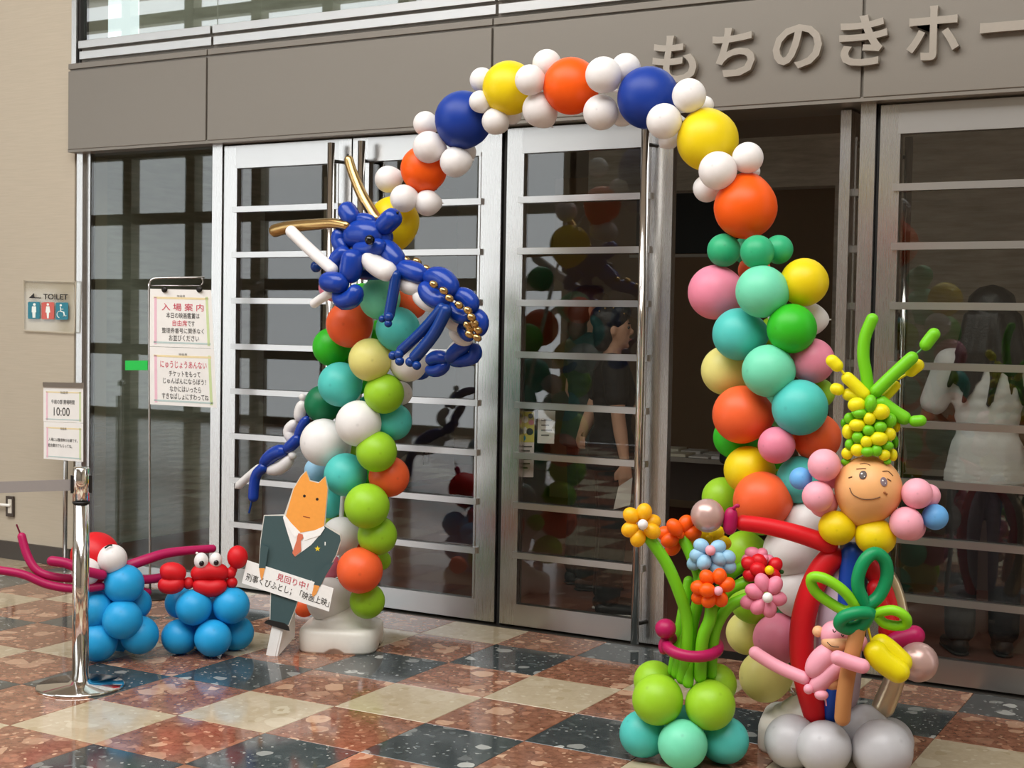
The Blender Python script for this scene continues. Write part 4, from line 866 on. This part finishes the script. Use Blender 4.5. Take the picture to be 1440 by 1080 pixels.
sweep('stand_hook', catmull([f1(284, 391), f1(285.5, 397), f1(283, 401)], 4), [.004] * 9, M_STEEL, s1o, 8); rod('hanger_bar', f1(212, 401.5), f1(283, 402), .003, M_STEEL, s1o)
lathe('base_disc', [(.16, 0), (.16, .008), (.02, .014)], s1, M_DARKMETAL, s1o, 32)
for x in (231, 280): box_p = f1(x, 407, .012); orb('clip', box_p, (.022, .012, .018), M_DARKMETAL, s1o)
sheet(s1o, (211, 406), (297, 408), (301, 490), (210.5, 487), F1, [('映画祭', .44, .57, .865, .905, M_INKS, 0), ('入 場 案 内', .19, .86, .63, .76, M_INKR, .004), ('本日の映画鑑賞は', .26, .79, .50, .60, M_INK, .004), ('自由席', .36, .59, .365, .47, M_INKR, .003), ('です', .60, .71, .365, .46, M_INK, .004), ('整理券番号に関係なく', .19, .85, .24, .335, M_INK, 0), ('お並びください', .30, .77, .11, .215, M_INK, .004)], .010)
sheet(s1o, (210.5, 487.5), (301, 490.5), (305, 573.5), (211, 568.5), F1, [('映画祭', .45, .58, .865, .905, M_INKS, 0), ('にゅうじょうあんない', .16, .87, .645, .77, M_INKR, .004), ('チケットをもって', .29, .77, .50, .60, M_INK, .004), ('じゅんばんにならぼう！', .20, .85, .375, .475, M_INK, .004), ('なかにはいったら', .30, .77, .24, .34, M_INK, .004), ('すきなばしょにすわってね', .18, .88, .11, .215, M_INK, .004)], .011)
s2 = on_z(90, 806); F2 = Frame(s2)
s2o = empty('sign_stand', s2, 'slim steel sign stand with 10:00 opening time notice beside the stanchion', 'sign stand')
rod('stand_rod', F2.pt(91, 805), F2.pt(93, 560), .014, M_STEEL, s2o); lathe('base_disc', [(.15, 0), (.15, .008), (.02, .014)], s2, M_STEELH, s2o, 32)
cl = plate('clamp_bar', [F2.pt(60, 537.5, .03), F2.pt(118, 538.5, .03), F2.pt(118, 545, .03), F2.pt(60, 543.5, .03)], F2.n, .03, M_STEELH, s2o)
sheet(s2o, (61, 543.5), (117, 545), (117, 595, ), (61, 592.5), F2, [('映画祭', .43, .62, .80, .88, M_INKS, 0), ('午前の部 開場時間', .20, .78, .51, .64, M_INK, .006), ('10:00', .26, .66, .18, .42, M_INK, 0)], .02)
sheet(s2o, (61.5, 593), (117, 595.5), (117, 649.5), (61.5, 645), F2, [('映画祭', .42, .58, .80, .87, M_INKS, 0), ('入場には整理券が必要です。', .12, .86, .49, .58, M_INK, .006), ('総合案内でもらってね。', .11, .72, .33, .43, M_INK, .006)], .021)
# toilet sign, outlet, tape
FW = Frame((-3.6, 1.715, 1.6), (0, -1, 0))
tsn = empty('toilet_sign', FW.pt(70, 430), 'clear acrylic toilet sign with arrow and three pictograms on the beige wall', 'sign')
def tp(a, b, o=.012): return FW.pt(20 + a / 10.8, 380 + b / 10.8, o)
mg = glass('clear_acrylic', (.97, .97, .95), .04, .06)
plate('acrylic_plate', [tp(132, 140), tp(935, 165), tp(910, 955), tp(135, 915)], FW.n, .008, mg, tsn)
for a, b_, c_, d_ in (((132, 140), (935, 165), (934, 176), (132, 151)), ((135, 905), (910, 945), (910, 956), (135, 917)), ((925, 165), (936, 165), (912, 955), (902, 954)), ((130, 140), (142, 140), (146, 915), (134, 915))):
    plate('plate_edge', [tp(*q, .0125) for q in (a, b_, c_, d_)], FW.n, .006, plain('#B9AE98', .3), tsn)
TL_, RDP = '#22788A', '#C85C52'
for x0, x1, y0, y1, h in ((207, 388, 480, 738, TL_), (415, 605, 487, 745, RDP), (630, 818, 490, 752, TL_)):
    r = 18; pts = []
    for cx, cy, a0 in ((x1 - r, y0 + r, -90), (x1 - r, y1 - r, 0), (x0 + r, y1 - r, 90), (x0 + r, y0 + r, 180)):
        for k in range(4): a = math.radians(a0 + k * 30); pts.append((cx + r * math.cos(a), cy + r * math.sin(a)))
    pi_ = plate('pictogram', [tp(x, y, .014) for x, y in pts], FW.n, .001, plain(h, .5), tsn)
    cx = (x0 + x1) / 2; WP = plain('#E9EFE9', .5)
    def figure(pts, cx=cx, par=pi_): plate('figure', [tp(cx + x, y, .0155) for x, y in pts], FW.n, .001, WP, par)
    def disc(x, y, r, par=pi_): plate('figure', [tp(x + r * math.cos(2 * math.pi * k / 14), y + r * math.sin(2 * math.pi * k / 14), .0155) for k in range(14)], FW.n, .001, WP, par)
    if x0 < 300: disc(cx + 8, 520, 20); figure([(-28, 548), (32, 548), (36, 640), (24, 640), (22, 722), (4, 722), (2, 650), (0, 722), (-18, 722), (-22, 640), (-32, 640)])
    elif x0 < 500: disc(cx, 520, 18); figure([(-24, 548), (24, 548), (36, 640), (18, 645), (12, 730), (-12, 730), (-18, 645), (-36, 640)])
    else:
        disc(cx - 18, 532, 17); c1 = [tp(cx - 22 + 52 * math.cos(t), 672 + 52 * math.sin(t), .016) for t in [math.radians(q) for q in range(-250, 40, 15)]]
        sweep('figure', c1, [.0024] * len(c1), WP, pi_, 6); c2 = [tp(x, y, .016) for x, y in ((cx - 22, 560), (cx - 16, 630), (cx + 30, 634), (cx + 44, 695), (cx + 66, 692))]; sweep('figure', c2, [.0028] * 5, WP, pi_, 6)
        sweep('figure', [tp(cx - 18, 592, .016), tp(cx + 20, 592, .016)], [.0024] * 2, WP, pi_, 6)
plate('arrow', [tp(222, 422, .014), tp(300, 345, .014), tp(304, 410, .014), tp(405, 415, .014), tp(405, 430, .014)][::1], FW.n, .001, M_INK, tsn)
text_on('lettering', 'TOILET', tp(440, 442, .014), tp(815, 450, .014), tp(440, 358, .014), M_INK, tsn, offset=.02)
ol = empty('wall_outlet', FW.pt(11, 712), 'dark outlet plate with white plug low on the beige wall', 'outlet')
plate('outlet_plate', [FW.pt(8, 697.5, .012), FW.pt(18.5, 698.5, .012), FW.pt(18.5, 727, .012), FW.pt(8, 726, .012)], FW.n, .012, plain('#4A4038', .4, .5), ol)
plate('outlet_insert', [FW.pt(11, 702, .016), FW.pt(16, 702.5, .016), FW.pt(16, 722, .016), FW.pt(11, 721.5, .016)], FW.n, .006, plain('#CFC8BA', .5), ol); rod('plug', FW.pt(14, 711, .02), FW.pt(-6, 709, .03), .010, plain('#ECEAE4', .4), ol)
FT = Frame((-2.8, 1.757, 1.3), (0, -1, 0))
tp_ = plate('green_tape', [FT.pt(176, 507), FT.pt(207.5, 507), FT.pt(207.5, 520.5), FT.pt(176, 520.5)], FT.n, .0006, plain('#0FBF46', .5)); tag(tp_, 'short strip of bright green tape stuck on the side pane', 'tape')
# leaflets stuck on the inside of the door under the arch
FI = Frame((-.05, 1.80, 1), (0, -1, 0))
pl_ = empty('event_poster', FI.pt(741, 625), 'narrow colourful event poster on the inside of the door under the arch', 'poster')
plate('poster_sheet', [FI.pt(729, 578), FI.pt(752, 578.5), FI.pt(750, 671), FI.pt(728.5, 671)], FI.n, .001, plain('#E9D9D6', .7), pl_)
plate('poster_block', [FI.pt(729.5, 578.5, .001), FI.pt(751.5, 579, .001), FI.pt(751, 622, .001), FI.pt(729.5, 622, .001)], FI.n, .0004, plain('#D9CB62', .7), pl_)
for x, y, r, h in ((738, 590, 5, '#EDE6DA'), (747, 594, 4, '#D98A9A'), (736, 605, 5.5, '#F2EDE0'), (745, 607, 5, '#3B3A38'), (735, 616, 4.5, '#3F93B5'), (746, 585, 3.5, '#4A4846')):
    plate('poster_dot', [FI.pt(x + r * math.cos(2 * math.pi * k / 16), y + r * math.sin(2 * math.pi * k / 16), .0022) for k in range(16)], FI.n, .0003, plain(h, .7), pl_)
for k in range(6): plate('poster_line', [FI.pt(731, 627 + k * 6, .0014), FI.pt(748 - (k % 3) * 3, 627 + k * 6, .0014), FI.pt(748 - (k % 3) * 3, 629 + k * 6, .0014), FI.pt(731, 629 + k * 6, .0014)], FI.n, .0003, plain('#6E5F5A', .7), pl_)
pn = empty('paper_notice', FI.pt(768, 600), 'small white notice on the inside of the door beside the event poster', 'notice')
plate('notice_sheet', [FI.pt(757, 577), FI.pt(781, 578), FI.pt(779, 624), FI.pt(755.5, 623)], FI.n, .001, plain('#E4DDD6', .7), pn)
for k in range(4): plate('notice_line', [FI.pt(761, 590 + k * 7, .0014), FI.pt(776 - k % 2 * 4, 590 + k * 7, .0014), FI.pt(776 - k % 2 * 4, 592 + k * 7, .0014), FI.pt(761, 592 + k * 7, .0014)], FI.n, .0003, plain('#837B78', .7), pn)

# ------------------------------------------------------------------ people in the foyer
def blob(name, prims, mat, parent, M, voxel=.011, smooth=5):
    """one continuous skin grown round a set of ellipsoids (local frame M)"""
    if 'ico' not in SM:
        bm = bmesh.new(); bmesh.ops.create_icosphere(bm, subdivisions=2, radius=1)
        bm.verts.ensure_lookup_table(); SM['ico'] = ([v.co.copy() for v in bm.verts], [tuple(v.index for v in f.verts) for f in bm.faces]); bm.free()
    iv, jf = SM['ico']; V = []; Fc = []
    for (p, r) in prims:
        r = r if isinstance(r, tuple) else (r, r, r); b0 = len(V)
        V += [(p[0] + c.x * r[0], p[1] + c.y * r[1], p[2] + c.z * r[2]) for c in iv]; Fc += [(f[0] + b0, f[1] + b0, f[2] + b0) for f in jf]
    me = bpy.data.meshes.new(name); me.from_pydata(V, [], Fc); me.transform(M)
    o = bpy.data.objects.new(name, me); COL.objects.link(o)
    md = o.modifiers.new('remesh', 'REMESH'); md.mode = 'VOXEL'; md.voxel_size = voxel
    if smooth: ms = o.modifiers.new('smooth', 'SMOOTH'); ms.iterations = smooth; ms.factor = .5
    t = link(name, bpy.data.meshes.new(name), mat, parent); LATER.append((o, t, mat, None)); return t
def limb(pts):
    """chain [(point, radius or radii)] filled with overlapping ellipsoids"""
    out = []
    for (a, ra), (b, rb_) in zip(pts, pts[1:]):
        a, b = Vector(a), Vector(b); ra = ra if isinstance(ra, tuple) else (ra,) * 3; rb_ = rb_ if isinstance(rb_, tuple) else (rb_,) * 3
        n = max(2, int((b - a).length / (min(min(ra), min(rb_)) * .45)))
        for k in range(n + 1):
            t = k / n; out.append((a.lerp(b, t), tuple(ra[i] + (rb_[i] - ra[i]) * t for i in range(3))))
    return out
def hand(wrist, d, palm_n, side):
    """palm, four fingers of unequal length slightly curled, thumb from the side of the palm"""
    w = Vector(wrist); d = Vector(d).normalized(); n = Vector(palm_n).normalized(); s = d.cross(n).normalized() * side
    out = limb([(w, (.024, .024, .026)), (w + d * .075, (.022, .022, .022))]) + limb([(w + d * .03 + s * .018, .018), (w + d * .085 + s * .026, .014)]) + limb([(w + d * .03 - s * .018, .018), (w + d * .08 - s * .026, .013)])
    for i, (o, l) in enumerate(((.030, .062), (.010, .074), (-.010, .070), (-.030, .052))):
        b = w + d * .085 + s * o; m_ = b + d * l * .5 + n * .006; e = m_ + d * l * .42 + n * .024; out += limb([(b, .0098), (m_, .009), (e, .0078)])
    t0 = w + d * .028 + s * .026; t1 = t0 + d * .035 + s * .028 + n * .008; out += limb([(t0, .0125), (t1, .0105), (t1 + d * .032 + n * .008, .009)])
    return out
def person(name, label, loc, yaw, H, skin, shirt, trous, shoe, hair, arms, hairp, sleeve=.55, stance=.10, vox=.010, extra=None):
    k = H / 1.70; root = empty(name, (loc[0], loc[1], 0), label, 'person'); M = Matrix.Translation((loc[0], loc[1], 0)) @ Matrix.Rotation(yaw, 4, 'Z') @ Matrix.Diagonal((k, k, k, 1))
    SK, SH, TR, SO, HA = plain(skin, .5, bscale=30), plain(shirt, .8, bscale=90, bump=.2), plain(trous, .85, bscale=90, bump=.2), plain(shoe, .6), plain(hair, .45, bscale=120, bump=.5)
    hip, knee, ank = .88, .48, .08; b = []; tr = []; sl = []
    head = [(Vector((.0, 0, 1.585)), (.092, .074, .108)), (Vector((.022, 0, 1.53)), (.066, .056, .072)), (Vector((.095, 0, 1.565)), (.018, .013, .020)), (Vector((.086, 0, 1.592)), (.012, .010, .026)), (Vector((.082, 0, 1.522)), (.014, .022, .009)), (Vector((.066, 0, 1.487)), (.024, .024, .020))]
    for s in (-1, 1): head += [(Vector((-.008, s * .074, 1.572)), (.019, .009, .031))]
    b += head + limb([((-.012, 0, 1.36), .058), ((.0, 0, 1.52), .052)])
    torso = [((0, 0, .90), (.105, .155, .10)), ((.005, 0, 1.06), (.092, .132, .09)), ((.008, 0, 1.24), (.110, .155, .10)), ((-.005, 0, 1.35), (.090, .165, .06)), ((-.01, 0, 1.40), (.060, .11, .04))]
    b += limb(torso); sl += limb([((p[0], p[1], p[2]), tuple(v + .016 for v in r)) for p, r in torso[:]])
    sl += limb([((0, 0, .98), (.128, .172, .09)), ((0, 0, .86), (.150, .198, .06)), ((0, 0, .82), (.152, .202, .03))])
    for s in (-1, 1):
        y = s * stance; L_ = [((0, s * .085, hip), .088), ((.012, y, knee + .03), .056), ((-.01, y, .30), .054), ((-.015, y, ank), .036)]
        b += limb(L_) + limb([((-.02, y, .04), .034), ((.12, y + s * .02, .03), .030)])
        tr += limb([((0, s * .080, hip), .097), ((.012, y, knee), .082), ((-.012, y, .12), .074)])
        sh = limb([((-.035, y, .045), (.05, .043, .045)), ((.08, y + s * .012, .036), (.06, .048, .036)), ((.15, y + s * .02, .030), (.05, .044, .030))])
        so = blob('shoe', [(p, r) for p, r in sh], SO, root, M, .009, 3)
        blob('sole', [(Vector((p.x, p.y, .011)), (r[0] + .004, r[1] + .004, .011)) for p, r in sh], plain('#E6E2DC', .6) if extra == 'white_sole' else plain('#1A1918', .6), so, M, .007, 1)
    tr += limb([((0, -.05, .88), (.118, .115, .10)), ((0, .05, .88), (.118, .115, .10))])
    for s, (el, wr, hd, pn_) in zip((-1, 1), arms):
        shd = Vector((-.005, s * .178, 1.365)); el = Vector(el); wr = Vector(wr)
        b += limb([(shd, .054), (el, .040), (el.lerp(wr, .3), .040), (wr, .026)]) + hand(wr, hd, pn_, s)
        sl += limb([(shd - Vector((0, s * .06, -.005)), .074), (shd, .078), (shd.lerp(el, sleeve), .070)])
    blob('body', b, SK, root, M, vox * .8, 3); blob('shirt', sl, SH, root, M, vox, 6); blob('trousers', tr, TR, root, M, vox, 5); ho = blob('hair', hairp, HA, root, M, .009, 2)
    for s in (-1, 1): orb('eye', M @ Vector((.079, s * .032, 1.588)), .0085 * k, plain('#17110E', .2), root); orb('eyebrow', M @ Vector((.083, s * .034, 1.612)), (.006 * k, .018 * k, .004 * k), HA, root)
    orb('lips', M @ Vector((.094, 0, 1.522)), (.005 * k, .020 * k, .006 * k), plain('#A5605A', .5), root)
    return root, M
def hairshape(kind):
    h = [(Vector((-.018, 0, 1.625)), (.098, .088, .092)), (Vector((-.05, 0, 1.56)), (.070, .086, .090))]
    if kind == 'updo': h += [(Vector((.03, 0, 1.675)), (.07, .07, .05)), (Vector((-.075, 0, 1.64)), (.06, .075, .07)), (Vector((.065, .03, 1.655)), (.03, .05, .03)), (Vector((.04, 0, 1.70)), (.04, .05, .03)), (Vector((-.06, 0, 1.50)), (.05, .07, .05))]
    if kind == 'bob': h += [(Vector((-.06, 0, 1.47)), (.055, .08, .09)), (Vector((.03, 0, 1.67)), (.06, .072, .045))]
    if kind == 'short': h += [(Vector((.03, 0, 1.668)), (.06, .07, .045))]
    if kind == 'long':
        r_ = random.Random(5); h += [(Vector((-.01, 0, 1.64)), (.115, .115, .10))]
        for i in range(26):
            y = r_.uniform(-.15, .15); x = -.08 - r_.uniform(0, .05) + abs(y) * .35; h += limb([((x * .8, y * .7, 1.58), .035), ((x - .01, y + r_.uniform(-.02, .02), 1.42), .028), ((x, y * 1.15 + r_.uniform(-.03, .03), 1.24 + r_.uniform(-.06, .1)), .013)])
    return h
YF_ = math.radians
# profile of the camera's right in plan, used to turn the two visitors
yr = math.atan2(CAMR.y, CAMR.x)
pA, MA = person('person', 'person with pinned-up dark hair in black shirt and trousers holding a white slip', (.145, 2.36), yr + .02, 1.71, '#D9A88E', '#17171B', '#121215', '#141416', '#10121C',
    (((.015, -.215, 1.10), (.055, -.225, .86), (.05, 0, -1), (0, 1, .2)), ((-.10, .21, 1.10), (-.17, .05, .96), (-.1, -1, -.05), (1, 0, 0))), hairshape('updo'), extra='white_sole', stance=.09)
ht = MA @ Vector((.05, -.245, .735)); sl_ = plate('paper_slip', [ht + CAMR * -.03 + Vector((0, 0, .0)), ht + CAMR * .045 + Vector((0, 0, .05)), ht + CAMR * .035 + Vector((0, 0, -.10)), ht + CAMR * -.055 + Vector((0, 0, -.125))], -ray(880, 700), .0015, plain('#E8E5E0', .7)); tag(sl_, 'white paper slip held by the dark-haired person', 'paper')
for i in range(8):
    a = i * .7; q = MA @ Vector((-.02 + .07 * math.cos(a), -.06 + .02 * math.sin(a * 2), 1.665 + .03 * math.sin(a))); orb('hair_pin', q, .006, GOLD, pA)
person('person', 'person with reddish brown hair and dark green shirt standing behind the dark-haired one', (-.31, 2.97), yr + .25, 1.84, '#D2A088', '#2E3B38', '#1B2422', '#20201F', '#5A3324',
    (((.02, -.23, 1.12), (.20, -.20, 1.02), (1, .2, -.05), (0, 1, 0)), ((-.02, .23, 1.11), (.10, .20, .90), (.3, -.1, -1), (0, -1, 0))), hairshape('bob'))
person('person', 'person with long black hair in a white T-shirt seen from behind', (2.13, 2.50), math.radians(112), 1.80, '#A06A4E', '#ECEBE8', '#26262A', '#19191A', '#0D0B0B',
    (((.06, -.26, 1.12), (.26, -.14, 1.05), (.9, .5, .1), (0, 0, 1)), ((.06, .26, 1.12), (.26, .14, 1.06), (.9, -.5, .1), (0, 0, 1))), hairshape('long'), sleeve=.72)
person('person', 'person with short dark hair in a white shirt beside the counter', (1.30, 3.75), math.radians(10), 1.72, '#6E4A3A', '#DADAD6', '#2B2B2E', '#19191A', '#120F0F',
    (((.02, -.22, 1.10), (.08, -.22, .86), (.1, 0, -1), (0, 1, 0)), ((.02, .22, 1.10), (.08, .22, .86), (.1, 0, -1), (0, -1, 0))), hairshape('short'), vox=.013)
person('person', 'person in black clothes half hidden behind the right balloon column', (.56, 3.35), math.radians(200), 1.66, '#C99A82', '#131315', '#0F0F11', '#131314', '#0E0C0C',
    (((.0, -.235, 1.10), (.04, -.22, .86), (.1, 0, -1), (0, 1, 0)), ((.0, .235, 1.10), (.04, .22, .86), (.1, 0, -1), (0, -1, 0))), hairshape('bob'), vox=.013)

finish_later()
